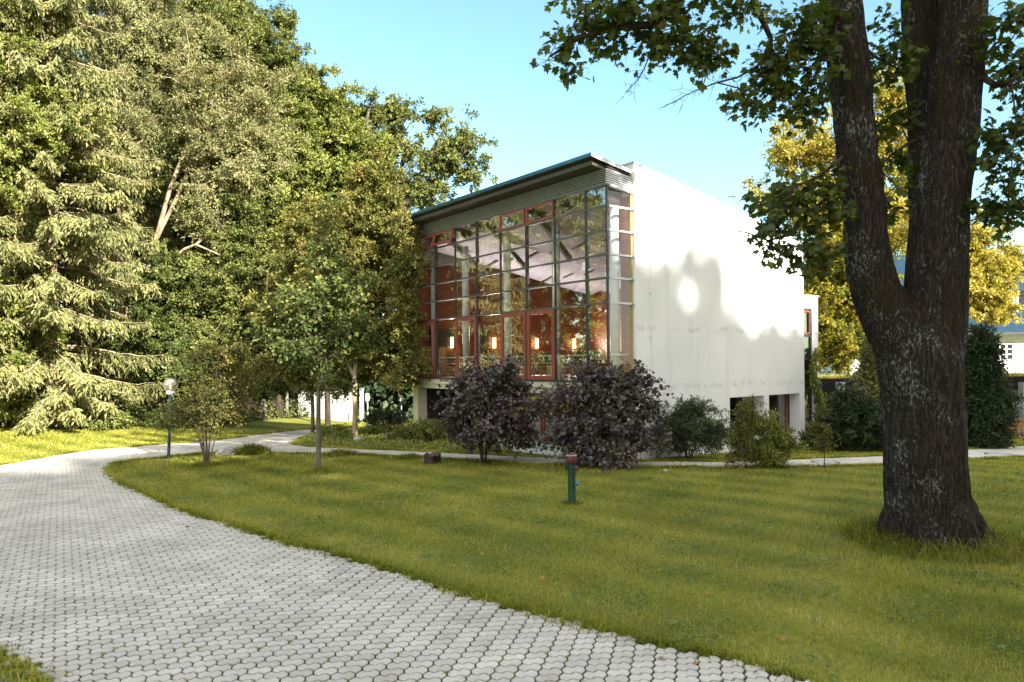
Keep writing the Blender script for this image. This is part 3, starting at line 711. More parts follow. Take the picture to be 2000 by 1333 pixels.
def cafe_chair():
    R_ = empty('cafe_chair', (0,0,0))
    s = MB(); s.box(-.22,.22,-.21,.21,.44,.48); s.build('seat', M['black'], R_, bevel=.015)
    s = MB(); s.hexa([(-.21,.19,.58),(.21,.19,.58),(.21,.22,.58),(-.21,.22,.58),(-.20,.25,.86),(.20,.25,.86),(.20,.28,.86),(-.20,.28,.86)]); s.build('backrest', M['black'], R_, bevel=.012)
    for sx in (-1, 1):
        for sy in (-1, 1):
            l = MB(); l.tube([(sx*.20, sy*.19, .44), (sx*.23, sy*.22, 0)], .014, 6); l.build('leg', M['light_wood'], R_)
        a_ = MB(); a_.tube([(sx*.25,-.2,.44),(sx*.26,-.18,.64),(sx*.26,.1,.68),(sx*.22,.24,.62)], .014, 6); a_.build('armrest', M['light_wood'], R_)
    return R_
def cafe_table():
    R_ = empty('cafe_table', (0,0,0))
    s = MB(); s.box(-.6,.6,-.38,.38,.71,.74); s.build('tabletop', M['light_wood'], R_, bevel=.006)
    for sx in (-1, 1):
        for sy in (-1, 1):
            l = MB(); l.tube([(sx*.52, sy*.3, .71), (sx*.52, sy*.3, 0)], .02, 8); l.build('leg', M['coping'], R_)
    return R_
ch0, tb0 = cafe_chair(), cafe_table()
bays = ['behind the clear bay by the corner', 'behind the near red door', 'behind the middle red door', 'behind the clear bay between red doors', 'behind the far red door']
first = True
def ord_(i): return ['nearest the glass corner', 'second from the glass corner', 'third from the glass corner', 'fourth from the glass corner', 'farthest from the glass corner'][i]
ci = 0
for i, y in enumerate((1.7, 3.6, 5.5, 7.4, 9.2)):
    t = tb0 if i == 0 else copy_tree(tb0)
    px, py = from_b(1.75, y); t.location = (px, py, 2.206); t.rotation_euler.z = TH+PI/2
    tag(t, 'light wood table behind the glass railing, '+ord_(i), 'table', 'tables inside the hall')
    for j, (dx, dy, rz) in enumerate(((-.55, -.28, PI/2), (-.55, .32, PI/2), (.6, -.28, -PI/2), (.6, .32, -PI/2))):
        c_ = ch0 if first else copy_tree(ch0); first = False
        px, py = from_b(1.75+dx, y+dy); c_.location = (px, py, 2.206); c_.rotation_euler.z = TH+rz+rng.normal(0, .12)
        tag(c_, 'black chair, %s side, %s, at the table %s' % (('window', 'wall')[j > 1], ('near end', 'far end')[j % 2], ord_(i)), 'chair', 'chairs around the tables inside the hall')

# rear wing behind the end of the side wall
px, py = from_b(9.74, .5)
AN = empty('rear_wing', (px, py, 0), TH); tag(AN, 'lower white rear wing with a tall narrow strip window and climbing ivy', 'building')
a_ = MB(); a_.box(1.58, 2.0, 0, 6, -2.5, 5.1); a_.box(0, 1.58, 0, 6, 4.66, 5.1); a_.box(0.02, .3, .1, 6, -2.5, 4.66); a_.box(0.3, 1.58, 2.5, 6, -2.5, 4.66); a_.build('wall', M['plaster'], AN)
a_ = MB(); a_.box(-.02, 2.04, -.03, 6.03, 5.103, 5.16); a_.build('coping', M['coping'], AN)
w_ = MB(); w_.box(.0, .30, .05, .1, -2, 4.66); w_.box(1.5, 1.58, .03, .1, -2, 4.66)
for z in (4.60, 3.62, 2.75, .85, -.1, -1.2): w_.box(.3, 1.5, .03, .1, z-.03, z+.06)
wn = w_.build('window', M['dark_steel'], AN)
g_ = MB(); g_.box(.3, 1.5, .07, .076, -1.2, 4.6); g_.build('glass_pane', M['dark_glass'], wn)
r_ = MB(); r_.box(.75, 1.48, .01, .06, 3.70, 3.76); r_.box(.75, 1.48, .01, .06, 4.5, 4.57); r_.box(1.42, 1.48, .01, .06, 3.76, 4.5); r_.box(.75,.80,.01,.06,3.76,4.5); r_.build('red_sash', M['red'], wn)
bl = MB(); bl.box(.3, 1.5, .16, .17, -1.2, 4.6); bl.build('blind', surface('grey_green_blind', (.34,.38,.33), scale=1, rough=.8), wn)
# ================================================================== TREES AND SHRUBS
def unit(a): return a/np.maximum(np.linalg.norm(a, axis=-1, keepdims=True), 1e-9)
def leaf_quads(P, T, N, L, W, fold=0.18):
    """one diamond-shaped, slightly folded leaf per point: root P, direction T, face normal N"""
    N = unit(N-T*(N*T).sum(1, keepdims=True)); S = np.cross(T, N)
    L = L[:, None]; W = W[:, None]
    V = np.stack([P, P+T*L*.45+S*W*.5+N*W*fold, P+T*L-N*L*.08, P+T*L*.45-S*W*.5+N*W*fold], 1).reshape(-1, 3)
    F = (np.arange(len(P))*4)[:, None]+np.array([0, 1, 2, 3])
    return V, F
def cones(A, B, ra, rb, k):
    d = unit(B-A); ref = np.where(np.abs(d[:, 2:3]) > .9, np.array([[1., 0, 0]]), np.array([[0, 0, 1.]]))
    u = unit(np.cross(d, ref)); w = np.cross(d, u)
    t = np.arange(k)*2*PI/k; c, s = np.cos(t)[None, :, None], np.sin(t)[None, :, None]
    o = u[:, None]*c+w[:, None]*s
    V = np.concatenate([A[:, None]+o*ra[:, None, None], B[:, None]+o*rb[:, None, None]], 1).reshape(-1, 3)
    b = (np.arange(len(A))*2*k)[:, None, None]; j = np.arange(k); j2 = (j+1) % k
    F = (b+np.stack([j, j2, j2+k, j+k], 1)[None]).reshape(-1, 4)
    return V, F
def skeleton(clusters, stems, step, rtop, r_of, rg, rise=0.25):
    """branches: every clump joins the nearest lower wood"""
    P = []; par = []; rad = []; fixed = []
    for st, r0, r1 in stems:
        st = np.array(st, float); prev = -1
        for i, p in enumerate(st):
            P.append(p); par.append(prev); prev = len(P)-1; fixed.append(True); rad.append(r0+(r1-r0)*i/max(len(st)-1, 1))
    axis = np.array(P)
    d0 = np.array([np.min(np.linalg.norm(axis-c, axis=1)) for c in clusters])
    ends = []
    for ci in np.argsort(d0):
        c = clusters[ci]; A = np.array(P); dv = A-c; hd = np.hypot(dv[:, 0], dv[:, 1])
        cost = np.linalg.norm(dv, axis=1)+1.6*np.maximum(0, dv[:, 2]+rise*hd)
        n = int(np.argmin(cost)); a = A[n]; D = np.linalg.norm(c-a); k = max(1, int(D/step)); prev = n
        bend = rg.normal(0, .08*D, 3); bend[2] += .07*D
        for i in range(1, k+1):
            t = i/k; p = a+(c-a)*t+bend*math.sin(PI*t); P.append(p); par.append(prev); prev = len(P)-1; fixed.append(False); rad.append(0)
        ends.append(prev)
    cnt = np.zeros(len(P)); cnt[ends] = 1
    for i in range(len(P)-1, -1, -1):
        if par[i] >= 0 and not fixed[i]: cnt[par[i]] += cnt[i]
    P = np.array(P); par = np.array(par); rad = np.array(rad); fixed = np.array(fixed)
    rr = np.where(fixed, rad, np.maximum(rtop, r_of*cnt**0.5))
    for i in range(len(P)):
        if not fixed[i] and par[i] >= 0: rr[i] = min(rr[i], rr[par[i]]*.85)
    e = np.where(par >= 0)[0]
    rb = rr[e]; ra = np.where(fixed[e], rr[par[e]], np.minimum(rr[par[e]], rb*1.25))
    return P[par[e]], P[e], ra, rb, fixed[e], P[ends] if ends else None
def crown_points(ell, n, rg, shell=0.55):
    """clump centres in a union of ellipsoids (cx,cy,cz,rx,ry,rz), denser towards the outside"""
    vol = np.array([e[3]*e[4]*e[5] for e in ell])**.8; pick = rg.choice(len(ell), n, p=vol/vol.sum())
    E_ = np.array(ell)[pick]; d = unit(rg.normal(size=(n, 3))); r = rg.random(n)**(1/3); r = shell+(1-shell)*r*1.0 if False else np.where(rg.random(n) < .75, rg.uniform(shell, 1.0, n), rg.random(n)**.5*shell)
    return E_[:, :3]+d*E_[:, 3:]*r[:, None]
def foliage(C, centre, rc, n_leaf, L, W, rg, up=.5, outw=.5, droop=.15, flat=.6, twigs=7):
    """leaves sit along short twigs that fan out from each clump centre"""
    n = len(C); o = unit(C-centre)
    rcs = rc*rg.uniform(.6, 1.35, n)
    nt_ = twigs
    td = unit(rg.normal(size=(n, nt_, 3))*np.array([1, 1, flat])+o[:, None]*.55+np.array([0, 0, .12]))
    per = max(1, n_leaf//nt_)
    t = rg.uniform(.15, 1.05, (n, nt_, per))
    P = C[:, None, None]+td[:, :, None]*(t*rcs[:, None, None])[..., None]+rg.normal(0, .10*rc, (n, nt_, per, 3))
    P[..., 2] -= droop*rcs[:, None, None]*t**2
    P = P.reshape(-1, 3); m = len(P)
    O = np.repeat(o, nt_*per, 0); TD = np.repeat(td.reshape(-1, 3), per, 0)
    T = unit(TD*.6+rg.normal(size=(m, 3))*.6+np.array([0, 0, -droop*1.6]))
    N = unit(np.array([0, 0, up])+O*outw+rg.normal(size=(m, 3))*.55)
    s = rg.uniform(.65, 1.3, m)
    V, F = leaf_quads(P, T, N, L*s, W*s*rg.uniform(.8, 1.2, m))
    # twig wood
    A = np.repeat(C, nt_, 0); B = A+td.reshape(-1, 3)*np.repeat(rcs, nt_)[:, None]*.9
    return V, F, A, B
def bark(name, c1, c2, scale=6, stretch=(1, 1, .25), bump=.6):
    return surface(name, c1, c2, scale=scale, rough=.9, bump=bump, bscale=scale*2.5, stretch=stretch, spec=.2, contrast=(.4, .6))
M['bark_grey'] = bark('grey_bark', (.14, .12, .09), (.07, .055, .04))
M['bark_pale'] = bark('pale_bark', (.42, .34, .22), (.22, .16, .10))
M['bark_dark'] = bark('dark_bark', (.06, .045, .032), (.03, .022, .016))
def tree(name, label, cat, base, ell, n_cl, n_leaf, rc, L, W, lm, bm, seed, stems=None, trunk_r=.2, top=None, group=None, up=.5, outw=.5, droop=.15, flat=.6,
         twig_r=.008, step=.7, r_of=.018, twigs=7, crown_name='crown', shell=.55, rise=.25, extra=None, kind_rnd=(.5, .22)):
    rg = np.random.default_rng(seed); base = np.array(base, float)
    ell = [tuple(np.array(e[:3], float)-base)+tuple(e[3:]) for e in ell]
    C = crown_points(ell, n_cl, rg, shell)
    ns = max(6, n_cl//9); Es = np.array(ell)[rg.integers(0, len(ell), ns)]; ds = unit(rg.normal(size=(ns, 3))+np.array([0, 0, .35])); C = np.concatenate([C, Es[:, :3]+ds*Es[:, 3:]*rg.uniform(1.1, 1.45, (ns, 1))])   # stray shoots beyond the outline
    if extra is not None: C = np.concatenate([C, np.array(extra, float)-base])
    cen = np.array([np.mean([e[0] for e in ell]), np.mean([e[1] for e in ell]), np.mean([e[2]-.35*e[5] for e in ell])])
    if stems is None:
        tp = top if top is not None else max(e[2]+.55*e[5] for e in ell)
        ex = max(ell, key=lambda e: e[2]); k = 9
        pts = [(ex[0]*(i/(k-1))**1.5+rg.normal(0, .04)*min(i, 3)*.5, ex[1]*(i/(k-1))**1.5+rg.normal(0, .04)*min(i, 3)*.5, -.15+(tp+.15)*i/(k-1)) for i in range(k)]
        stems = [(pts, trunk_r, trunk_r*.22)]
    else: stems = [([np.array(p, float)-base for p in s[0]], s[1], s[2]) for s in stems]
    C = C[C[:, 2] > .15]
    A, B, ra, rb, fx, _ = skeleton(C, stems, step, twig_r*1.6, r_of, rg, rise)
    V1, F1 = cones(A[fx], B[fx], ra[fx], rb[fx], 12); V2, F2 = cones(A[~fx], B[~fx], ra[~fx], rb[~fx], 5)
    LV, LF, TA, TB = foliage(C, cen, rc, n_leaf, L, W, rg, up, outw, droop, flat, twigs)
    m = len(TA); V3, F3 = cones(TA, TB, np.full(m, twig_r), np.full(m, twig_r*.4), 3)
    root = empty(name, tuple(base)); tag(root, label, cat, group)
    link('trunk', np_mesh(name+'_trunk', np.concatenate([V1, V2, V3]), [F1, F2+len(V1), F3+len(V1)+len(V2)], smooth_shade=True), bm, root)
    nl = len(LF); per = nl//len(C); cl = np.repeat(rg.normal(0, kind_rnd[1]*.6, len(C)), per)
    link(crown_name, np_mesh(name+'_crown', LV, [LF], rnd=np.clip(rg.normal(kind_rnd[0], kind_rnd[1], nl)+cl, 0, 1)), lm, root)
    return root
def ellpx(Y, lst, depth=.9, dy=0.0):
    """crown lobes measured on the photo at distance Y: (u, v, half width, half height[, nearer(-)/farther(+)])"""
    o = []
    for e in lst:
        c = at(e[0], e[1], Y+(e[4] if len(e) > 4 else 0)+dy); k = c.y/FPX
        o.append((c.x, c.y, c.z, e[2]*k, e[2]*k*depth, e[3]*k))
    return o
def foot(u, Y): p = ray(u, 800)[0]; return (p*Y, Y, float(tz(p*Y, Y)))

OLIVE = [(0.049, 0.068, 0.014), (0.109, 0.132, 0.027), (0.179, 0.199, 0.049), (0.251, 0.264, 0.082)]
BRIGHT = [(0.066, 0.094, 0.016), (0.15, 0.18, 0.031), (0.233, 0.258, 0.057), (0.312, 0.322, 0.094)]
PALE = [(0.088, 0.099, 0.032), (0.166, 0.174, 0.058), (0.237, 0.235, 0.091), (0.304, 0.297, 0.133)]
RUST = [(0.052, 0.067, 0.013), (0.111, 0.122, 0.025), (0.192, 0.181, 0.037), (0.296, 0.229, 0.056)]
GOLD = [(.14, .15, .022), (.31, .28, .045), (.47, .40, .085), (.58, .50, .17)]
GOLDGREEN = [(0.048, 0.072, 0.01), (0.152, 0.168, 0.02), (0.36, 0.304, 0.04), (0.528, 0.4, 0.064)]
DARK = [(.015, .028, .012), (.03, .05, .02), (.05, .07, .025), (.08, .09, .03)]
PURPLE = [(0.032, 0.023, 0.026), (0.065, 0.049, 0.049), (0.108, 0.084, 0.068), (0.169, 0.155, 0.088)]
M['leaf_olive'] = leaf_mat('olive_leaves', OLIVE, trans=.22); M['leaf_bright'] = leaf_mat('bright_leaves', BRIGHT, trans=.22); M['leaf_pale'] = leaf_mat('pale_leaves', PALE, trans=.22)
M['leaf_rust'] = leaf_mat('rust_tipped_leaves', RUST, trans=.22); M['leaf_gold'] = leaf_mat('golden_leaves', GOLD, trans=.4); M['leaf_goldgreen'] = leaf_mat('turning_leaves', GOLDGREEN, trans=.4)
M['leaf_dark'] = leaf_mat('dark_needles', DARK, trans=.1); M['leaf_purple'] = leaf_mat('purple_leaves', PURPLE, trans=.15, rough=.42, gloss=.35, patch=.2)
M['leaf_green'] = leaf_mat('green_leaves', trans=.22, ramp=[(.03, .05, .011), (.065, .092, .018), (.115, .14, .03), (.19, .195, .05)])
M['leaf_brown'] = leaf_mat('brown_green_leaves', [(.045, .058, .015), (.095, .105, .024), (.16, .15, .035), (.26, .20, .05)])
M['leaf_sage'] = leaf_mat('grey_green_leaves', [(.03, .05, .025), (.06, .085, .04), (.10, .13, .055), (.16, .17, .07)])
M['needle'] = leaf_mat('spruce_needles', [(.062, .078, .024), (.14, .152, .048), (.24, .235, .082), (.34, .31, .13)], trans=.2)

# ---- spruces: whorled boughs with hanging curtains of twigs
def spruce(label, base, H, Lmax, seed, lm, dens=1.0, zmin=1.8, bend=0.0, group=None, trunk_r=.28, cat='tree'):
    rg = np.random.default_rng(seed); base = np.array(base, float)
    A, B, RA, RB = [], [], [], []; P, T, N = [], [], []
    n = 14; pts = np.array([(bend*(i/n)**2, 0, H*i/n-.1) for i in range(n+1)])
    for i in range(n): A.append(pts[i]); B.append(pts[i+1]); RA.append(trunk_r*(1-i/n)+.02); RB.append(trunk_r*(1-(i+1)/n)+.02)
    z = zmin
    while z < H-.3:
        f = 1-z/H; L0 = Lmax*min(1, (f*1.25)**.75)
        for k in range(rg.integers(5, 8)):
            a = rg.random()*2*PI; L = L0*rg.uniform(.6, 1.12); dirh = np.array([math.cos(a), math.sin(a), 0])
            m = max(4, int(L/.35)); prev = np.array([bend*(z/H)**2, 0, z]); dz0 = rg.uniform(-.1, .12)
            for i in range(1, m+1):
                t = i/m; p = np.array([bend*(z/H)**2, 0, z])+dirh*L*t+np.array([0, 0, L*(dz0*t-.42*t*t+.30*t**4)])+rg.normal(0, .02, 3)
                A.append(prev); B.append(p); RA.append(.045*(1-t)+.008); RB.append(.045*(1-t*1.0)+.006)
                if t > .22:
                    side = np.array([-dirh[1], dirh[0], 0])
                    for q in range(max(1, int(7*dens))):
                        s = rg.choice([-1, 1]); o = prev+(p-prev)*rg.random(); w = rg.uniform(.25, .95)*(1.15-t*.55)*(.45+.55*min(1, L/3))
                        tw = unit(dirh*rg.uniform(.3, .9)+side*s*rg.uniform(.2, 1)+np.array([0, 0, -rg.uniform(.3, 1.3)]))
                        mm = max(3, int(w/.085)); tt = (np.arange(mm)+rg.random(mm))/mm
                        pp = o+tw*w*tt[:, None]+np.array([0, 0, -.25*w])*(tt**2)[:, None]
                        P.append(pp+rg.normal(0, .02, (mm, 3))); T.append(unit(np.tile(tw, (mm, 1))+rg.normal(0, .38, (mm, 3))+np.array([0, 0, -.35]))); N.append(unit(rg.normal(0, .5, (mm, 3))+np.array([0, 0, .6])+dirh*.5))
                prev = p
        z += rg.uniform(.32, .5)*(1.15-.4*(1-f))
    A, B = np.array(A), np.array(B); V, F = cones(A, B, np.array(RA), np.array(RB), 6)
    P = np.concatenate(P); T = np.concatenate(T); N = np.concatenate(N); m = len(P); s = rg.uniform(.7, 1.3, m)
    LV, LF = leaf_quads(P, T, N, .24*s, .075*s)
    root = empty('spruce_tree', tuple(base)); tag(root, label, cat, group)
    link('trunk', np_mesh('spruce_trunk', V, [F], smooth_shade=True), M['bark_pale'], root)
    link('crown', np_mesh('spruce_crown', LV, [LF], rnd=np.clip(rg.normal(.5, .22, m), 0, 1)), lm, root)
    return root
WOODG = 'trees of the wood left of the hall'
spruce('tall golden green spruce with drooping boughs reaching over the sunny strip of grass', foot(105, 33), 30, 5.4, 11, M['needle'], 1.7, 1.6, group=WOODG, trunk_r=.32)
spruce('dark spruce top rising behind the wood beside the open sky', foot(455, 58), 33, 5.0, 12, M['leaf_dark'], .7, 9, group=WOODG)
spruce('slim spruce in the shadow between the pale leaning trunks and the golden spruce', foot(250, 44), 27, 4.2, 13, M['needle'], .6, 6, group=WOODG)

# ---- broadleaf trees of the wood
def woodtree(name, label, u, Y, lobes, n_cl, n_leaf, rc, L, lm, bm, seed, tr=.2, **k):
    return tree(name, label, 'tree', foot(u, Y), ellpx(Y, lobes), n_cl, int(n_leaf*1.45), rc, L*.88, L*.56, lm, bm, seed, trunk_r=tr*.62, group=WOODG, **k)
woodtree('broadleaf_tree', 'bright yellow green tree with plume like boughs cut by the left picture edge', -60, 31,
         [(-40, 60, 120, 90), (20, 200, 90, 70), (40, 270, 120, 70), (-40, 380, 120, 90), (-30, 600, 100, 100), (20, 690, 60, 60)], 330, 170, .62, .15, M['leaf_bright'], M['bark_pale'], 21, tr=.3)
woodtree('birch_tree', 'pale brownish birch with hanging fine leaves above the golden spruce', 235, 38,
         [(240, -40, 110, 120), (270, 90, 90, 110), (230, 190, 80, 90), (270, 270, 60, 70), (330, 60, 70, 90)], 330, 190, .75, .13, M['leaf_pale'], M['bark_pale'], 22, tr=.22, droop=.7, up=.25)
def lean(): 
    a = at(262, 700, 37); z0 = float(tz(a.x, 37))
    mk = lambda L: [tuple(at(u+14, v, Y)) for u, v, Y in L]
    f = foot(215, 37)
    return [([f]+mk([(245, 640, 37), (290, 470, 36.8), (318, 370, 36.5), (345, 300, 36.3), (390, 245, 36), (440, 190, 36)]), .15, .05),
            (mk([(290, 470, 36.8), (330, 390, 36.4), (362, 310, 36), (380, 240, 35.8), (400, 160, 35.6)]), .11, .03),
            (mk([(250, 620, 37), (275, 555, 36.6), (310, 520, 36), (345, 488, 35.5), (368, 478, 35.3), (415, 498, 35)]), .13, .035)]
tree('leaning_tree', 'sparse olive tree with pale leaning bare trunks in the middle of the wood', 'tree', foot(215, 37),
     ellpx(36, [(430, 180, 90, 110), (470, 300, 90, 110), (420, 300, 70, 80), (500, 210, 60, 90), (400, 420, 60, 50)]), 300, 150, .75, .13, .075, M['leaf_pale'], M['bark_pale'], 23, stems=lean(), group=WOODG, shell=.3)
woodtree('hornbeam_tree', 'broad olive green tree under the dark spruce top in the wood', 400, 43,
         [(395, 60, 75, 85), (360, 180, 80, 110), (440, 120, 70, 100), (420, 300, 100, 120), (350, 330, 60, 80)], 420, 190, .8, .17, M['leaf_olive'], M['bark_dark'], 24, tr=.32)
woodtree('hornbeam_tree', 'tall pointed tree whose tip stands clear against the sky', 545, 45,
         [(548, 70, 22, 55), (545, 140, 55, 70), (570, 220, 65, 90), (500, 120, 45, 80), (480, 60, 35, 55), (530, 330, 90, 110), (600, 190, 28, 60)], 460, 190, .72, .17, M['leaf_olive'], M['bark_dark'], 25, tr=.34)
woodtree('lime_tree', 'rounded yellow green tree between the pointed tree and the oak', 640, 44,
         [(640, 230, 60, 60), (600, 270, 60, 80), (680, 260, 55, 70), (640, 360, 90, 100), (580, 420, 70, 90), (700, 340, 60, 80)], 430, 180, .75, .17, M['leaf_bright'], M['bark_dark'], 26, tr=.3)
def oak():
    mk = lambda L: [tuple(at(*q)) for q in L]
    f = foot(850, 45)
    return [([f]+mk([(842, 600, 45), (810, 470, 45), (785, 410, 45)]), .36, .28),
            (mk([(785, 410, 45), (805, 370, 45), (825, 335, 45), (845, 290, 44.5), (870, 250, 44)]), .24, .05),
            (mk([(785, 410, 45), (765, 350, 44.8), (735, 290, 44.5), (715, 240, 44), (725, 195, 44)]), .24, .05),
            (mk([(825, 335, 45), (870, 320, 44.6), (905, 300, 44.4), (935, 275, 44)]), .14, .04),
            (mk([(775, 380, 45), (790, 300, 45.5), (780, 230, 46), (765, 190, 46)]), .18, .04),
            (mk([(640, 250, 44), (650, 290, 44), (670, 330, 44.4), (765, 470, 45)]), .05, .2)]
tree('oak_tree', 'open oak with clumped leaves and sky showing through beside the roof', 'tree', foot(850, 45),
     ellpx(45, [(760, 215, 60, 35), (840, 230, 50, 30), (900, 270, 50, 35), (850, 310, 70, 45), (770, 290, 60, 50), (910, 340, 50, 30), (820, 370, 80, 40), (730, 240, 40, 40), (880, 300, 60, 40)], .7), 270, 95, .52, .19, .12, M['leaf_olive'], M['bark_grey'], 27, stems=oak(), group=WOODG, shell=.25, flat=.8, step=.5)
woodtree('hornbeam_tree', 'rust tipped tree with a sunlit trunk standing against the left end of the glass front', 692, 29.2,
         [(725, 370, 40, 60), (700, 450, 65, 75), (760, 450, 40, 60), (770, 540, 42, 70), (700, 560, 70, 90), (640, 520, 50, 70), (720, 650, 70, 60), (780, 640, 26, 60), (650, 640, 45, 50), (775, 690, 32, 30), (788, 455, 26, 35, -1.8), (796, 520, 18, 35, -2.2), (788, 600, 22, 50, -2), (796, 690, 18, 35, -2), (804, 712, 16, 12, -2.2), (782, 738, 20, 12, -1.8), (725, 690, 40, 45, 3.5), (700, 715, 40, 28, 3.5)],
         620, 170, .55, .135, M['leaf_rust'], M['bark_pale'], 28, tr=.19)
woodtree('hornbeam_tree', 'rust tinged young tree just left of the rust tipped tree by the hall', 610, 33,
         [(607, 450, 35, 50), (600, 540, 60, 70), (570, 620, 70, 60), (640, 600, 50, 60), (575, 700, 60, 35), (630, 725, 60, 26), (680, 720, 40, 28)], 380, 170, .6, .15, M['leaf_rust'], M['bark_grey'], 29, tr=.15)
woodtree('broadleaf_tree', 'dense olive tree low in the wood behind the globe lamp', 440, 37,
         [(450, 440, 70, 80), (400, 560, 70, 80), (480, 540, 70, 90), (370, 640, 60, 60), (500, 620, 60, 70), (440, 680, 80, 60), (440, 745, 80, 45), (520, 735, 60, 50), (380, 740, 50, 45)], 560, 180, .65, .15, M['leaf_olive'], M['bark_dark'], 30, tr=.22)
woodtree('broadleaf_tree', 'shaded green tree between the golden spruce and the globe lamp', 330, 36,
         [(330, 560, 55, 60), (300, 650, 60, 60), (350, 700, 60, 50), (270, 700, 50, 50)], 240, 170, .6, .15, M['leaf_green'], M['bark_dark'], 31, tr=.16)
woodtree('broadleaf_tree', 'tall green tree filling the wood behind the oak and the lime', 690, 54,
         [(690, 330, 110, 90), (620, 400, 110, 110), (760, 420, 90, 90), (690, 520, 130, 100)], 380, 170, 1.0, .22, M['leaf_olive'], M['bark_dark'], 32, tr=.35)
woodtree('broadleaf_tree', 'tall dark tree filling the wood behind the golden spruce', 150, 52,
         [(130, 40, 120, 120), (60, 180, 120, 120), (200, 250, 120, 130), (100, 400, 140, 120), (250, 420, 110, 120)], 420, 170, 1.1, .24, M['leaf_green'], M['bark_dark'], 33, tr=.4)
woodtree('broadleaf_tree', 'tall tree behind the leaning trunks in the wood', 400, 55,
         [(400, 90, 120, 100), (330, 230, 110, 120), (460, 240, 110, 130), (400, 420, 140, 120)], 420, 170, 1.1, .24, M['leaf_green'], M['bark_dark'], 34, tr=.4)
for i, (x, y, h, lm, lab) in enumerate(((-31, 25, 17, 'leaf_bright', 'yellow green tree at the left side of the road, nearest the viewer'), (-38, 31, 21, 'leaf_rust', 'rust tipped tree left of the road, middle of the three outside the frame'), (-46, 33, 24, 'leaf_olive', 'olive tree left of the road, farthest of the three outside the frame'), (-31, 36, 20, 'leaf_bright', 'tall yellow green tree just outside the left picture edge'))):
    tree('broadleaf_tree', lab, 'tree', (x, y, 0), [(x, y, h*.35, 3.8, 3.8, h*.3), (x+1, y-1, h*.6, 4, 4, h*.25), (x-1, y, h*.82, 2.8, 2.8, h*.18)], 300, 150, .8, .2, .13, M[lm], M['bark_grey'], 140+i, trunk_r=.25, group=WOODG)
# ---- wood beyond: one mass, its dark leaf colour stands in for shade
def woodland():
    rg = np.random.default_rng(41); n = 52000
    x = rg.uniform(-95, -2, n); y = rg.uniform(58, 76, n)-np.clip((-x-40)*.35, 0, 22); hmax = 12+9*smooth(-12, -45, x)+2.5*np.sin(x*.55)
    hmax = hmax*np.where(x > -14, .55, 1)
    z = rg.random(n)**.8*hmax; P = np.stack([x, y, z+tz(x, y)], 1)
    T = unit(rg.normal(size=(n, 3))); N = unit(rg.normal(size=(n, 3))+np.array([.3, -.6, .5])); s = rg.uniform(.5, 1.2, n)
    V, F = leaf_quads(P, T, N, .8*s, .6*s)
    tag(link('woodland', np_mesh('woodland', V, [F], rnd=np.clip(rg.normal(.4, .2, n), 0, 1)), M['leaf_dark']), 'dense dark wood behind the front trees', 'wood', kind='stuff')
woodland()
def undergrowth():
    rg = np.random.default_rng(42); n = 16000
    x = rg.uniform(-32, -6, n); yb = np.interp(x, WOOD_EDGE[:, 0], WOOD_EDGE[:, 1]); y = yb+np.abs(rg.normal(0, 3.0, n))+.5
    h = (.35+.5*np.abs(np.sin(x*.7)*np.sin(x*.31+1)))*np.clip((y-yb)/1.2, .35, 2.6)*np.where(x > -13, .55, 1.0)
    P = np.stack([x, y, tz(x, y)+rg.random(n)*h], 1); T = unit(rg.normal(size=(n, 3))+np.array([0, 0, .4])); N = unit(rg.normal(size=(n, 3))*.7+np.array([.2, -.4, .7])); s = rg.uniform(.5, 1.2, n)
    V, F = leaf_quads(P, T, N, .20*s, .12*s)
    tag(link('undergrowth', np_mesh('undergrowth', V, [F], rnd=np.clip(rg.normal(.5, .22, n), 0, 1)), M['leaf_green']), 'low leafy undergrowth along the edge of the wood', 'undergrowth', kind='stuff')
undergrowth()

# ---- shrubs
def shrub(name, label, u, v, lobes, n_cl, n_leaf, rc, L, lm, bm, seed, nst=6, spread=.5, W=.65, group=None, cat='shrub', depth=.9, sr=.02, **k):
    b = np.array(gnd(u, v)); Y = b[1]; rg = np.random.default_rng(seed+500)
    ell = ellpx(Y, lobes, depth); top = max(e[2] for e in ell)-b[2]; st = []
    for i in range(nst):
        a = rg.random()*2*PI; r = spread*rg.uniform(.3, 1); h = top*rg.uniform(.6, 1.05)
        st.append(([b+np.array([math.cos(a)*.10*(1+r)*(.3+t*0)+math.cos(a)*r*t**1.3, math.sin(a)*.10+math.sin(a)*r*t**1.3, -.05+h*t]) for t in (0, .2, .4, .6, .8, 1)], sr, sr*.35))
    return tree(name, label, cat, b, ell, n_cl, n_leaf, rc, L, L*W, lm, bm, seed, stems=st, group=group, twig_r=k.pop('twig_r', .0035), step=.3, r_of=k.pop('r_of', .005), **k)
HZ = 'purple leaved hazels before the hall'
shrub('hazel_shrub', 'purple leaved hazel with thin bare stems left of the hydrant', 945, 906,
      [(965, 745, 55, 25), (930, 790, 55, 45), (1000, 790, 55, 45), (965, 830, 75, 40), (910, 830, 40, 30), (1020, 845, 40, 25), (1000, 732, 16, 16), (925, 748, 14, 18), (1045, 790, 22, 22)], 175, 50, .36, .115, M['leaf_purple'], M['bark_dark'], 51, 16, .55, .85, group=HZ, sr=.022)
shrub('hazel_shrub', 'purple leaved hazel with leaves down to the path right of the hydrant', 1165, 912,
      [(1190, 745, 45, 22), (1140, 785, 55, 45), (1210, 790, 60, 50), (1170, 840, 85, 50), (1235, 840, 42, 45), (1120, 830, 40, 40), (1180, 880, 75, 22), (1270, 800, 16, 26), (1250, 745, 16, 18), (1150, 735, 14, 16), (1100, 860, 20, 20), (1275, 870, 20, 20)], 215, 50, .36, .115, M['leaf_purple'], M['bark_dark'], 52, 14, .55, .85, group=HZ, sr=.022)
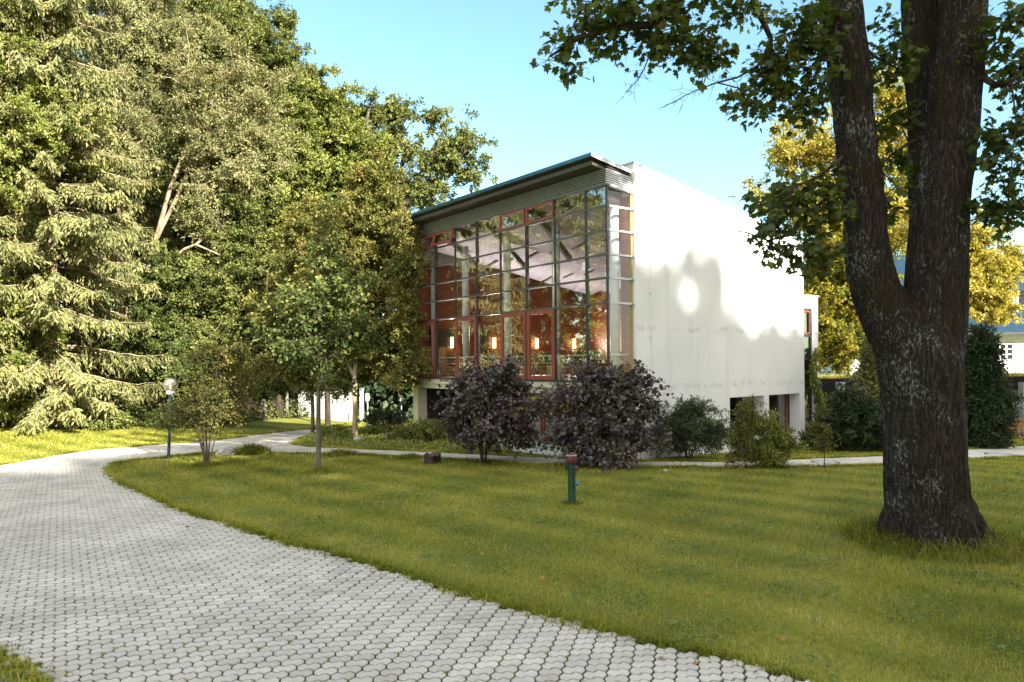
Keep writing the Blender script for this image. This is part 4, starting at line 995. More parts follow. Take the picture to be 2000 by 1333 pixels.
shrub('multistem_tree', 'small multi stemmed tree with brownish green leaves beside the globe lamp', 405, 906,
      [(410, 700, 45, 28), (440, 690, 40, 18), (405, 745, 42, 40), (430, 770, 65, 45), (375, 805, 40, 24), (432, 812, 50, 18), (470, 740, 35, 35), (335, 820, 30, 10)], 190, 46, .32, .085, M['leaf_brown'], M['bark_dark'], 53, 11, 1.05, .55, sr=.017, cat='tree')
shrub('round_shrub', 'round grey green shrub with feathery tips against the white wall', 1345, 897,
      [(1345, 840, 62, 45), (1310, 850, 38, 38), (1390, 850, 34, 35), (1350, 800, 40, 14)], 240, 90, .25, .065, M['leaf_sage'], M['bark_dark'], 54, 10, .7, .5, sr=.015)
shrub('young_shrub', 'thin upright yellowing shrub in front of the first side window', 1457, 916,
      [(1457, 820, 22, 35), (1450, 860, 26, 35), (1465, 790, 14, 14), (1445, 890, 18, 15)], 80, 55, .2, .06, M['leaf_rust'], M['bark_dark'], 55, 6, .22, .55, sr=.010)
shrub('leafy_shrub', 'bushy yellow green shrub in front of the second side window', 1503, 913,
      [(1500, 850, 28, 30), (1525, 865, 26, 24), (1490, 885, 32, 24), (1515, 892, 28, 16), (1480, 835, 18, 18)], 150, 75, .2, .07, M['leaf_bright'], M['bark_dark'], 56, 7, .35, .6, sr=.012)
shrub('sapling', 'slender sapling on the lawn edge right of the white wall', 1606, 914,
      [(1606, 850, 10, 28), (1604, 815, 6, 22), (1600, 838, 18, 8), (1609, 872, 14, 8)], 40, 40, .16, .065, M['leaf_brown'], M['bark_dark'], 57, 1, .02, .5, sr=.013)
shrub('dark_shrub', 'low bluish dark shrub beside the sunlit trunk', 750, 842, [(745, 820, 38, 18), (725, 825, 25, 14), (775, 825, 25, 16)], 110, 80, .25, .10, M['leaf_dark'], M['bark_dark'], 58, 6, .4, .45)
shrub('leafy_shrub', 'yellow green shrub with pale tips below the dark recess of the hall', 835, 868, [(835, 840, 38, 20), (800, 850, 25, 16), (865, 850, 25, 16)], 130, 80, .22, .085, M['leaf_bright'], M['bark_dark'], 59, 7, .4, .4)
shrub('leafy_shrub', 'small bright yellow shrub at the fork of the path', 655, 862, [(655, 845, 22, 14), (640, 855, 18, 10)], 60, 70, .2, .085, M['leaf_bright'], M['bark_dark'], 60, 4, .3, .5)
shrub('leafy_shrub', 'pale pinkish green shrub between the dark shrub and the recess', 790, 866, [(790, 848, 16, 18), (775, 856, 14, 10)], 55, 70, .18, .08, M['leaf_pale'], M['bark_dark'], 61, 4, .25, .4)
shrub('fern_clump', 'bright green clump of broad leaves by the foot of the sunlit trunk', 730, 858, [(735, 845, 30, 10), (705, 850, 18, 8)], 60, 60, .2, .12, M['leaf_bright'], M['bark_dark'], 62, 4, .3, .4)
shrub('edge_bush', 'sunlit yellow green bush at the far left edge of the wood', 40, 836, [(30, 800, 60, 28), (-20, 790, 40, 35)], 120, 80, .35, .12, M['leaf_bright'], M['bark_dark'], 63, 5, .5)
shrub('edge_bush', 'sunlit pale bush before the birch trunks at the edge of the wood', 130, 838, [(125, 815, 45, 22), (90, 805, 35, 22)], 110, 80, .32, .11, M['leaf_pale'], M['bark_dark'], 64, 5, .5)
shrub('edge_bush', 'low broken bush at the end of the sunny strip of grass', 215, 840, [(210, 822, 40, 16), (175, 815, 30, 18)], 80, 70, .3, .11, M['leaf_olive'], M['bark_dark'], 65, 5, .5)

# ---- young linden on the lawn
tree('linden_tree', 'young linden with a thin straight trunk standing on the mown lawn', 'tree', gnd(622, 922),
     ellpx(18.45, [(645, 440, 12, 35), (635, 510, 40, 45), (600, 590, 70, 50), (665, 580, 65, 55), (585, 650, 75, 45), (680, 650, 55, 45), (625, 690, 60, 26), (550, 655, 35, 25), (640, 738, 34, 12)], .9),
     170, 50, .38, .10, .085, M['leaf_green'], M['bark_grey'], 70, stems=[([tuple(np.array(gnd(622, 922))+np.array([0,0,-.1]))]+[tuple(at(u, v, 18.45)) for u, v in ((622, 860), (622, 760), (622, 660), (624, 560), (632, 480), (645, 420))], .07, .015)],
     step=.35, r_of=.006, twig_r=.004)

# ---- conifers and dark shrubs on the right
def yew(label, u, v, lobes, n_cl, seed, lm, name='yew_shrub', cat='shrub', L=.16, group=None):
    b = np.array(gnd(u, v)); ell = ellpx(b[1], lobes, .9)
    return tree(name, label, cat, b, ell, n_cl, 110, .38, L, L*.35, lm, M['bark_dark'], seed, trunk_r=.10, twigs=9, up=.3, outw=.8, droop=.05, shell=.7, step=.5, r_of=.006, twig_r=.005, group=group)
yew('dark conical yew right of the big maple trunk', 1915, 876, [(1915, 690, 20, 35), (1912, 740, 35, 50), (1915, 800, 46, 45), (1915, 850, 42, 28)], 420, 81, M['leaf_dark'])
yew('light tipped conifer half hidden behind the big maple trunk', 1712, 878, [(1712, 680, 16, 60), (1715, 760, 30, 60), (1715, 840, 38, 40)], 300, 82, M['needle'], 'conifer_tree', 'tree', .15)
yew('broad dark yew shrub left of the big maple trunk', 1668, 882, [(1665, 820, 38, 40), (1690, 845, 34, 34), (1645, 830, 25, 40)], 300, 83, M['leaf_dark'])
shrub('low_shrub', 'low green shrub behind the sapling at the foot of the rear wing', 1590, 880, [(1590, 862, 18, 14), (1620, 850, 22, 16)], 80, 70, .25, .09, M['leaf_green'], M['bark_dark'], 84, 4, .4)
GG = 'golden trees behind the hall'
def gold(label, u, Y, lobes, n_cl, n_leaf, rc, L, lm, seed, tr=.25, **k):
    return tree('autumn_tree', label, 'tree', foot(u, Y), ellpx(Y, lobes), n_cl, n_leaf, rc, L, L*.65, lm, M['bark_grey'], seed, trunk_r=tr, group=GG, **k)
gold('tall golden tree rising behind the end of the white wall', 1715, 47, [(1735, 200, 50, 60), (1700, 270, 80, 70), (1600, 300, 70, 60), (1780, 300, 60, 80), (1540, 390, 70, 60), (1640, 400, 100, 80), (1740, 420, 80, 90), (1540, 310, 40, 50)], 480, 150, .8, .19, M['leaf_gold'], 91, .35, shell=.35)
gold('green and golden tree behind the rear wing', 1640, 41, [(1640, 500, 70, 70), (1610, 590, 60, 60), (1680, 580, 60, 70), (1640, 670, 70, 50)], 360, 150, .6, .17, M['leaf_goldgreen'], 92, .25)
gold('golden tree hanging over the blue slate roof', 1880, 40, [(1890, 480, 60, 45), (1860, 540, 60, 60), (1920, 560, 55, 50), (1960, 520, 25, 35), (1930, 610, 35, 20), (1850, 620, 40, 40)], 300, 140, .55, .16, M['leaf_gold'], 93, .22, shell=.35)
gold('dark green and yellow tree beyond the low building', 1560, 56, [(1590, 560, 80, 80), (1700, 600, 90, 80), (1800, 560, 90, 90), (1800, 440, 70, 70)], 340, 150, .95, .22, M['leaf_goldgreen'], 94, .3)
# ================================================================== THE BIG MAPLE
def maple_bark():
    m = bpy.data.materials.new('maple_bark'); m.use_nodes = True; nt = m.node_tree
    b = nt.nodes['Principled BSDF']; b.inputs['Roughness'].default_value = 0.95; b.inputs['Specular IOR Level'].default_value = 0.15
    tc = node(nt, 'ShaderNodeTexCoord'); mp = node(nt, 'ShaderNodeMapping'); mp.inputs['Scale'].default_value = (1, 1, .26)
    nt.links.new(tc.outputs['Object'], mp.inputs[0])
    def furrow(sc, st, det, loc):
        mq = node(nt, 'ShaderNodeMapping'); mq.inputs['Scale'].default_value = (1, 1, st); mq.inputs['Location'].default_value = loc; nt.links.new(tc.outputs['Object'], mq.inputs[0])
        nq = node(nt, 'ShaderNodeTexNoise'); nq.inputs['Scale'].default_value = sc; nq.inputs['Detail'].default_value = det; nq.inputs['Roughness'].default_value = .6; nt.links.new(mq.outputs[0], nq.inputs['Vector'])
        sq = node(nt, 'ShaderNodeMath', operation='SUBTRACT'); sq.inputs[1].default_value = .5; nt.links.new(nq.outputs['Fac'], sq.inputs[0])
        aq = node(nt, 'ShaderNodeMath', operation='ABSOLUTE'); nt.links.new(sq.outputs[0], aq.inputs[0])
        rq = node(nt, 'ShaderNodeMapRange'); rq.inputs[2].default_value = .11; nt.links.new(aq.outputs[0], rq.inputs[0]); return rq.outputs[0]
    f1, f2 = furrow(19, .13, 4, (0, 0, 0)), furrow(38, .30, 5, (3, 8, 2))
    r = node(nt, 'ShaderNodeMath', operation='MULTIPLY'); nt.links.new(f1, r.inputs[0])
    fa = node(nt, 'ShaderNodeMath', operation='MULTIPLY_ADD'); fa.inputs[1].default_value = .6; fa.inputs[2].default_value = .4; nt.links.new(f2, fa.inputs[0]); nt.links.new(fa.outputs[0], r.inputs[1])
    c = node(nt, 'ShaderNodeMixRGB'); c.inputs[1].default_value = (.012, .009, .007, 1); c.inputs[2].default_value = (.085, .066, .052, 1); nt.links.new(r.outputs[0], c.inputs[0])
    # moss in broad patches
    nm = node(nt, 'ShaderNodeTexNoise'); nm.inputs['Scale'].default_value = 1.5; nm.inputs['Detail'].default_value = 6; nt.links.new(tc.outputs['Object'], nm.inputs['Vector'])
    rm = node(nt, 'ShaderNodeMapRange'); rm.inputs[1].default_value = .5; rm.inputs[2].default_value = .68; rm.inputs[4].default_value = .75; nt.links.new(nm.outputs['Fac'], rm.inputs[0])
    c2 = node(nt, 'ShaderNodeMixRGB'); c2.inputs[2].default_value = (.030, .024, .008, 1); nt.links.new(rm.outputs[0], c2.inputs[0]); nt.links.new(c.outputs[0], c2.inputs[1])
    # lichen: pale flakes inside patchy areas
    nl = node(nt, 'ShaderNodeTexNoise'); nl.inputs['Scale'].default_value = 2.4; nl.inputs['Detail'].default_value = 4; mp2 = node(nt, 'ShaderNodeMapping'); mp2.inputs['Location'].default_value = (7, 3, 1); mp2.inputs['Scale'].default_value = (1, 1, .6)
    nt.links.new(tc.outputs['Object'], mp2.inputs[0]); nt.links.new(mp2.outputs[0], nl.inputs['Vector'])
    nf = node(nt, 'ShaderNodeTexNoise'); nf.inputs['Scale'].default_value = 30; nf.inputs['Detail'].default_value = 5; nf.inputs['Roughness'].default_value = .7
    mp3 = node(nt, 'ShaderNodeMapping'); mp3.inputs['Scale'].default_value = (1, 1, .5); nt.links.new(tc.outputs['Object'], mp3.inputs[0]); nt.links.new(mp3.outputs[0], nf.inputs['Vector'])
    ad = node(nt, 'ShaderNodeMath', operation='MULTIPLY_ADD'); ad.inputs[1].default_value = .55; nt.links.new(nl.outputs['Fac'], ad.inputs[0]); nt.links.new(nf.outputs['Fac'], ad.inputs[2])
    rl = node(nt, 'ShaderNodeMapRange'); rl.inputs[1].default_value = .87; rl.inputs[2].default_value = .94; rl.inputs[4].default_value = .8; nt.links.new(ad.outputs[0], rl.inputs[0])
    c3 = node(nt, 'ShaderNodeMixRGB'); c3.inputs[2].default_value = (.24, .26, .235, 1); nt.links.new(rl.outputs[0], c3.inputs[0]); nt.links.new(c2.outputs[0], c3.inputs[1])
    nt.links.new(c3.outputs[0], b.inputs['Base Color'])
    h = node(nt, 'ShaderNodeMath', operation='MULTIPLY_ADD'); h.inputs[1].default_value = .35; nt.links.new(nf.outputs['Fac'], h.inputs[0]); nt.links.new(r.outputs[0], h.inputs[2])
    bp = node(nt, 'ShaderNodeBump'); bp.inputs['Strength'].default_value = 1; bp.inputs['Distance'].default_value = .035; nt.links.new(h.outputs[0], bp.inputs['Height']); nt.links.new(bp.outputs[0], b.inputs['Normal'])
    return m
M['maple_bark'] = maple_bark()
M['leaf_maple'] = leaf_mat('maple_leaves', [(.032, .050, .008), (.055, .082, .011), (.09, .118, .014), (.17, .16, .02)], trans=.5, gloss=.3, patch=.15)
MY = 10.9
MB_ = gnd(1815, 1075); MB_ = Vector((ray(1815, 1075)[0]*MY, MY, 0))
def mk(u, v, hw, Y=MY): p = at(u, v, Y); return (np.array(p), hw*(.86 if hw > 64 else .92)*Y/FPX)
def maple_trunk():
    chains = [[mk(1820, 1105, 118), mk(1818, 1062, 97), mk(1810, 1000, 87), mk(1806, 900, 84), mk(1802, 785, 82), mk(1795, 690, 88), mk(1790, 640, 70)],
              [mk(1775, 740, 45), mk(1752, 660, 55), mk(1725, 600, 52), mk(1706, 552, 47), mk(1688, 440, 44), mk(1682, 375, 45), mk(1667, 225, 42), mk(1643, 0, 41), mk(1628, -150, 37), mk(1600, -330, 30)],
              [mk(1815, 740, 62), mk(1822, 650, 62), mk(1828, 552, 59), mk(1833, 440, 57), mk(1840, 375, 57), mk(1862, 225, 51), mk(1880, 0, 47), mk(1888, -150, 42), mk(1905, -330, 34)],
              [mk(1822, 480, 34, 11.2), mk(1810, 360, 36, 11.3), mk(1805, 225, 34, 11.4), mk(1799, 100, 37, 11.5), mk(1796, 0, 37, 11.5), mk(1790, -150, 32, 11.6), mk(1775, -330, 26, 11.8)]]
    tmp = MB()
    for ch in chains:
        P = np.array([c[0] for c in ch]); R_ = np.array([c[1] for c in ch]); t = np.arange(len(ch)); tt = np.linspace(0, len(ch)-1, 6*len(ch))
        # smooth the chain
        def cr(A):
            o = []
            for q in tt:
                i = min(int(q), len(ch)-2); f = q-i; p0 = A[max(i-1, 0)]; p1 = A[i]; p2 = A[i+1]; p3 = A[min(i+2, len(ch)-1)]
                o.append(.5*((2*p1)+(-p0+p2)*f+(2*p0-5*p1+4*p2-p3)*f*f+(-p0+3*p1-3*p2+p3)*f**3))
            return np.array(o)
        tmp.tube([Vector(p) for p in cr(P)], [float(r) for r in cr(R_)], 22)
    # root flares
    rg = np.random.default_rng(5)
    for a, L, r in ((-.3, 1.05, .30), (-1.2, .9, .26), (-2.2, .85, .26), (2.9, .8, .24), (1.4, .9, .26), (.45, 1.0, .28)):
        d = Vector((math.cos(a), math.sin(a), 0)); c = MB_
        tmp.tube([c+d*.26+Vector((0, 0, .95)), c+d*.42+Vector((0, 0, .5)), c+d*.60+Vector((0, 0, .18)), c+d*L*.92+Vector((0, 0, -.12))], [r*.55, r*.8, r*.7, r*.4], 10)
    o = tmp.build('tmp', None)
    rm = o.modifiers.new('r', 'REMESH'); rm.mode = 'VOXEL'; rm.voxel_size = .03
    sm = o.modifiers.new('s', 'SMOOTH'); sm.factor = .5; sm.iterations = 6
    dg = bpy.context.evaluated_depsgraph_get(); dg.update()
    me = bpy.data.meshes.new_from_object(o.evaluated_get(dg)); bpy.data.objects.remove(o)
    from mathutils import noise
    n = len(me.vertices); co = np.empty(n*3, np.float32); me.vertices.foreach_get('co', co); co = co.reshape(-1, 3)
    nr = np.empty(n*3, np.float32); me.vertices.foreach_get('normal', nr); nr = nr.reshape(-1, 3)
    d = np.array([noise.noise((p[0]*2.2, p[1]*2.2, p[2]*.9))*.035+-(max(0, .28-abs(noise.noise((p[0]*7, p[1]*7, p[2]*1.0)))))*.10+noise.noise((p[0]*19, p[1]*19, p[2]*4))*.012 for p in co.tolist()])
    co += nr*d[:, None]; me.vertices.foreach_set('co', co.ravel())
    me.polygons.foreach_set('use_smooth', np.ones(len(me.polygons), bool)); me.update()
    return me
MAPLE = empty('maple_tree', (MB_.x, MB_.y, 0))
tag(MAPLE, 'huge old maple with a forked lichen covered trunk on the lawn', 'tree')
mt = link('trunk', maple_trunk(), M['maple_bark'], MAPLE); mt.location = (-MB_.x, -MB_.y, 0)
ML = np.array([(0, 0), (-.10, .14), (-.16, .34), (-.02, .33), (.10, .52), (.20, .36), (.40, .60), (.46, .40), (.56, .42), (.50, .17), (.70, .26), (.74, .12), (1.0, 0)])
ML = np.concatenate([ML, (ML*[1, -1])[-2:0:-1]])
def maple_leaves(P, T, N, S_):
    N = unit(N-T*(N*T).sum(1, keepdims=True)); B = np.cross(T, N); n = len(P); k = len(ML)
    x = ML[None, :, 0, None]*S_[:, None, None]; y = ML[None, :, 1, None]*S_[:, None, None]
    dz = -(np.abs(ML[:, 1])**1.5*.35+ML[:, 0]**2*.18)[None, :, None]*S_[:, None, None]
    V = P[:, None]+T[:, None]*x+B[:, None]*y+N[:, None]*dz
    return V.reshape(-1, 3), (np.arange(n)*k)[:, None]+np.arange(k)[None]
def maple_crown():
    rg = np.random.default_rng(77); b = np.array([MB_.x, MB_.y, 0])
    L_ = lambda pts: [np.array(at(*p)) for p in pts]
    stems = [(L_([(1600, -330, MY), (1500, -250, 10.5), (1400, -120, 10), (1345, -40, 9.8), (1318, 20, 9.8), (1280, 48, 9.7), (1200, 55, 9.5), (1130, 75, 9.4), (1075, 110, 9.3)]), .12, .015),
             (L_([(1300, 35, 9.75), (1282, 70, 9.7), (1268, 110, 9.7), (1258, 135, 9.7), (1243, 160, 9.7), (1224, 178, 9.7)]), .014, .004),
             (L_([(1455, -180, 10.3), (1468, -40, 10.4), (1476, 15, 10.4), (1492, 45, 10.5), (1505, 75, 10.5), (1506, 115, 10.5), (1495, 160, 10.5)]), .065, .02),
             (L_([(1505, 100, 10.5), (1478, 130, 10.4), (1440, 152, 10.4), (1400, 162, 10.3), (1372, 172, 10.3), (1340, 186, 10.3), (1296, 210, 10.2)]), .018, .004),
             (L_([(1660, 360, 10.8), (1612, 390, 10.5), (1575, 420, 10.3), (1540, 460, 10.2), (1500, 470, 10.2), (1460, 455, 10.1), (1440, 452, 10.1)]), .035, .004),
             (L_([(1655, 300, 10.9), (1600, 345, 10.4), (1540, 370, 10.2), (1490, 400, 10.1)]), .03, .006),
             (L_([(1800, 270, 11.2), (1775, 280, 11.2), (1745, 300, 11.1), (1715, 328, 11.0)]), .03, .012),
             (L_([(1695, 100, 11), (1715, 115, 11), (1745, 130, 11), (1770, 150, 11)]), .03, .008),
             (L_([(1905, 130, 10.9), (1925, 155, 10.6), (1945, 168, 10.4), (1975, 158, 10.2), (2010, 130, 10.1), (2060, 100, 10)]), .055, .02),
             (L_([(1975, 158, 10.2), (1985, 240, 10.1), (1978, 300, 10), (1970, 380, 10)]), .014, .005),
             (L_([(1640, 0, MY), (1625, 120, 10.4), (1610, 200, 10.2), (1590, 250, 10.1)]), .02, .006)]
    lob = [(1110, 110, 50, 30, -1.5), (1180, 60, 70, 45, -1.4), (1240, 20, 80, 45, -1.3), (1320, 60, 70, 50, -1.2), (1370, 95, 45, 35, -1.1), (1290, 90, 60, 30, -1.1), (1150, 20, 50, 35, -1.4), (1340, -40, 110, 50, -1.2), (1390, 115, 25, 20, -1.1),
           (1450, 10, 55, 35, -.6), (1540, 60, 60, 60, -.6), (1590, 110, 40, 70, -.6), (1530, 130, 55, 45, -.5), (1450, 190, 35, 35, -.7), (1500, 195, 50, 35, -.6), (1560, 200, 55, 40, -.5), (1600, 30, 30, 60, -.4), (1510, 150, 40, 30, -.5),
           (1520, 390, 50, 35, -.7), (1570, 380, 55, 45, -.6), (1610, 420, 35, 60, -.5), (1540, 470, 50, 35, -.7), (1590, 500, 40, 40, -.6), (1500, 430, 30, 30, -.8), (1620, 350, 30, 30, -.5),
           (1730, 130, 40, 50, .1), (1735, 60, 30, 40, .1), (1715, 240, 20, 30, .1), (1760, 330, 15, 60, .2), (1730, 410, 26, 45, .2), (1765, 220, 14, 30, .3),
           (1960, 60, 50, 60, -.6), (1980, 150, 35, 60, -.6), (1930, 250, 25, 40, -.5), (1985, 260, 35, 50, -.6), (1945, 330, 40, 45, -.6), (1990, 380, 35, 45, -.6), (1925, 390, 25, 30, -.5), (1960, 410, 40, 25, -.6), (2060, 200, 50, 200, -.5)]
    ell = ellpx(MY, lob, .8)
    dens = np.array([e[3]*e[5] for e in ell]); 
    C = []
    for e, d in zip(ell, dens):
        k = max(5, int(d*84)); dd = unit(rg.normal(size=(k, 3))); C.append(np.array(e[:3])+dd*np.array(e[3:])*(rg.random((k, 1))**.4))
    C = np.concatenate(C); low = len(C)
    # the rest of the crown above the frame
    U = crown_points([(b[0]-1.0, b[1]-.5, 13.5, 5.0, 5.0, 3.0), (b[0]+.8, b[1]+2, 14.0, 3.2, 4, 3), (b[0]-2, b[1]+1.5, 15.5, 3.6, 4, 3)], 210, rg, .5)
    U = U[U[:, 2] > 10.6]
    st = [(s[0], s[1], s[2]) for s in stems]+[([np.array(at(1600, -330, MY)), b+[-1.6, 0, 12.5], b+[-2.2, .3, 15], b+[-2.4, .5, 17.5]], .24, .05), ([np.array(at(1905, -330, MY)), b+[1.6, 0, 12.5], b+[2.6, .3, 15.5], b+[2.8, .4, 18]], .27, .05), ([np.array(at(1775, -330, 11.8)), b+[-.2, 1.3, 13], b+[0, 1.7, 17], b+[0, 1.7, 19]], .2, .04)]
    A, B, ra, rb, fx, _ = skeleton(np.concatenate([C, U])-0, st, .3, .006, .0045, rg, rise=.1)
    V1, F1 = cones(A[fx], B[fx], ra[fx], rb[fx], 10); V2, F2 = cones(A[~fx], B[~fx], ra[~fx], rb[~fx], 5)
    # twigs + leaves
    def leaves(C, rc, nl, s0, tw):
        n = len(C); td = unit(rg.normal(size=(n, tw, 3))*np.array([1, 1, .55])+np.array([0, 0, -.15])); per = nl//tw
        t = rg.uniform(.25, 1.05, (n, tw, per)); P = C[:, None, None]+td[:, :, None]*(t*rc)[..., None]+rg.normal(0, .05, (n, tw, per, 3)); P[..., 2] -= .12*rc*t
        P = P.reshape(-1, 3); m = len(P); TD = np.repeat(td.reshape(-1, 3), per, 0)
        T = unit(TD*.5+rg.normal(size=(m, 3))*np.array([1, 1, .5])*.7+np.array([0, 0, -.45])); N = unit(np.array([0, 0, .9])+rg.normal(size=(m, 3))*.5)
        return P, T, N, s0*rg.uniform(.6, 1.25, m), np.repeat(C, tw, 0), np.repeat(C, tw, 0)+td.reshape(-1, 3)*rc
    a1 = leaves(C, .27, 18, .108, 6); a2 = leaves(U, .6, 40, .22, 6)
    P, T, N, S_ = [np.concatenate([p, q]) for p, q in zip(a1[:4], a2[:4])]
    TA, TB = np.concatenate([a1[4], a2[4]]), np.concatenate([a1[5], a2[5]])
    # bare dead twigs
    ea, eb = [], []
    for s in (stems[1][0], stems[3][0], stems[4][0], stems[0][0][-4:]):
        for i in range(1, len(s)):
            for q in range(5):
                o = s[i-1]+(s[i]-s[i-1])*rg.random(); d = unit((s[i]-s[i-1])+rg.normal(0, .16, 3)); l = rg.uniform(.1, .35); m_ = o+d*l*.5+rg.normal(0, .03, 3)
                ea += [o, m_, m_]; eb += [m_, o+d*l+rg.normal(0, .05, 3), m_+unit(d+rg.normal(0, .7, 3))*l*.4]
    V3, F3 = cones(TA, TB, np.full(len(TA), .0035), np.full(len(TA), .002), 3); V4, F4 = cones(np.array(ea), np.array(eb), np.full(len(ea), .0035), np.full(len(ea), .0018), 3)
    o1, o2, o3 = len(V1), len(V1)+len(V2), len(V1)+len(V2)+len(V3)
    w = link('branches', np_mesh('maple_branches', np.concatenate([V1, V2, V3, V4])-b, [F1, F2+o1, F3+o2, F4+o3], smooth_shade=True), M['bark_dark'], MAPLE)
    LV, LF = maple_leaves(P, T, N, S_)
    link('crown', np_mesh('maple_crown', LV-b, [LF], rnd=np.clip(rg.normal(.42, .22, len(P)), 0, 1)), M['leaf_maple'], MAPLE)
    return len(P)
maple_crown()

# ---- trees behind and to the right of the viewer: their shade lies over the lawn, the road and the foot of the hall
shade0 = None
for i, (t, s) in enumerate(((-9, .93), (-2, .90), (4.5, .95), (10.2, .95), (13.2, .93), (17.5, .95), (24, .97), (30.5, 1.0))):
    x, y = 12.9+19.4+1.25*.918*t, -5.4-22.8+1.25*.396*t
    if shade0 is None:
        ell = [(x, y, 9, 5.6, 5.6, 7), (x+1, y-1, 18, 5.6, 5.6, 7), (x-1, y+1, 25, 5.2, 5.2, 6), (x+.3, y, 31, 4.2, 4.2, 5.2)]
        shade0 = tree('roadside_tree', 'x', 'tree', (x, y, 0), ell, 1000, 110, 1.5, .7, .5, M['leaf_olive'], M['bark_grey'], 120, trunk_r=.5, shell=.3)
        o = shade0
    else:
        o = copy_tree(shade0); o.location = (x, y, 0)
    o.rotation_euler.z = i*1.7; o.scale = (1, 1, s)
    tag(o, 'tall leafy tree in the row behind the viewer that shades the lawn', 'tree', 'shade trees behind the viewer')

# ================================================================== SMALL THINGS
def tuft(name, label, cat, P0, n, rad, h, w=.010, seed=0, mat='grass', kind=None, lean=(.4, 1.5), group=None, ring=0.0):
    rg = np.random.default_rng(seed); a = rg.random(n)*2*PI; r = ring+rad*rg.random(n)**.7
    P = np.stack([P0[0]+np.cos(a)*r, P0[1]+np.sin(a)*r*1.0], 1); P = np.column_stack([P, tz(P[:, 0], P[:, 1])])-np.array([P0[0], P0[1], 0])
    V, F4, F3, rn = blades(P, h*rg.uniform(.4, 1.2, n)*np.clip(1.25-r/(ring+rad)*.6, .4, 1.2), w*rg.uniform(.6, 1.4, n), rg.uniform(*lean, n), np.clip(rg.normal(.4, .22, n), 0, 1))
    o = link(name, np_mesh(name, V, [F4, F3], rnd=rn), M[mat]); o.location = (P0[0], P0[1], 0); tag(o, label, cat, group, kind); return o
M['grass_long'] = leaf_mat('long_grass', [(.05, .07, .010), (.11, .13, .02), (.20, .20, .035), (.34, .29, .09)], trans=.25, gloss=0)
tuft('long_grass', 'long unmown grass around the foot of the big maple', 'grass', (MB_.x, MB_.y-.1), 2600, .75, .38, .008, 1, 'grass_long', 'stuff', ring=.5)
tuft('long_grass', 'scattered taller grass spreading out from the maple foot', 'grass', (MB_.x+.1, MB_.y-.25), 1700, 1.7, .20, .007, 21, 'grass_long', 'stuff', ring=.6)
g = gnd(622, 925); tuft('grass_tuft', 'dark unmown tuft around the foot of the young linden', 'grass tuft', g, 900, .42, .20, .010, 2, 'grass_long')
g = gnd(1118, 984); tuft('grass_tuft', 'small unmown tuft around the foot of the hydrant', 'grass tuft', g, 260, .22, .12, .008, 3, 'grass_long')
g = gnd(490, 886); tuft('grass_tuft', 'large tuft of arching grass by the pale rock at the road edge', 'grass tuft', g, 1300, .62, .42, .012, 4, 'grass_long')
g = gnd(665, 890); tuft('grass_tuft', 'green grass tuft at the path edge right of the young linden', 'grass tuft', g, 900, .5, .26, .012, 5, 'grass_long')
g = gnd(800, 896); tuft('grass_tuft', 'small green grass tuft at the path edge beside the tree stump', 'grass tuft', g, 600, .4, .20, .012, 6, 'grass_long')
g = gnd(405, 910); tuft('grass_tuft', 'dark tuft among the stems of the small multi stemmed tree', 'grass tuft', g, 600, .4, .16, .010, 7, 'grass_long')
# ground cover bed
def bed():
    rg = np.random.default_rng(8); poly = gp([(590, 872), (700, 876), (900, 887), (1000, 892), (1000, 880), (900, 868), (800, 858), (720, 850), (650, 850), (610, 856)])
    lo, hi = poly.min(0), poly.max(0); P = np.stack([rg.uniform(lo[0], hi[0], 30000), rg.uniform(lo[1], hi[1], 30000)], 1); P = P[inside(P, poly)][:9000]; n = len(P)
    h = .12+.16*np.abs(np.sin(P[:, 0]*2.1)*np.sin(P[:, 1]*1.7)); Z = tz(P[:, 0], P[:, 1])+rg.random(n)**.6*h
    T = unit(rg.normal(size=(n, 3))+[0, 0, .3]); N = unit(rg.normal(size=(n, 3))*.6+[0, 0, 1]); s = rg.uniform(.6, 1.3, n)
    V, F = leaf_quads(np.column_stack([P, Z]), T, N, .10*s, .065*s)
    tag(link('ground_cover', np_mesh('ground_cover', V, [F], rnd=np.clip(rg.normal(.6, .2, n), 0, 1)), M['leaf_bright']), 'yellow green ground cover planted between the path and the hall', 'ground cover', kind='stuff')
bed()

# hydrant
hp = gnd(1117, 984); HY = empty('hydrant', tuple(hp)); tag(HY, 'green pillar hydrant with a faded red cap standing on the lawn', 'hydrant')
M['hyd_green'] = surface('hydrant_green', (.010, .045, .014), (.007, .03, .010), scale=6, rough=.6, bump=.05, spec=.25)
M['hyd_red'] = surface('hydrant_red', (.11, .022, .022), (.075, .018, .018), scale=5, rough=.5, bump=.05)
M['hyd_teal'] = surface('hydrant_teal', (.02, .20, .22), scale=5, rough=.4)
m_ = MB(); m_.lathe([(.085, -.05), (.085, .05), (.076, .07), (.076, .78), (.072, .80)], 28); m_.build('body', M['hyd_green'], HY, smooth_shade=True)
m_ = MB(); m_.lathe([(.078, .79), (.096, .815), (.104, .85), (.104, .94), (.098, .952), (.06, .962), (.052, .985), (.048, .992), (.03, 1.0)], 28); m_.build('cap', M['hyd_red'], HY, smooth_shade=True)
m_ = MB(); m_.lathe([(.1, .935), (.107, .94), (.107, .952), (.1, .956)], 28); m_.build('cap_ring', surface('worn_ring', (.4, .3, .28), scale=8, rough=.6), HY)
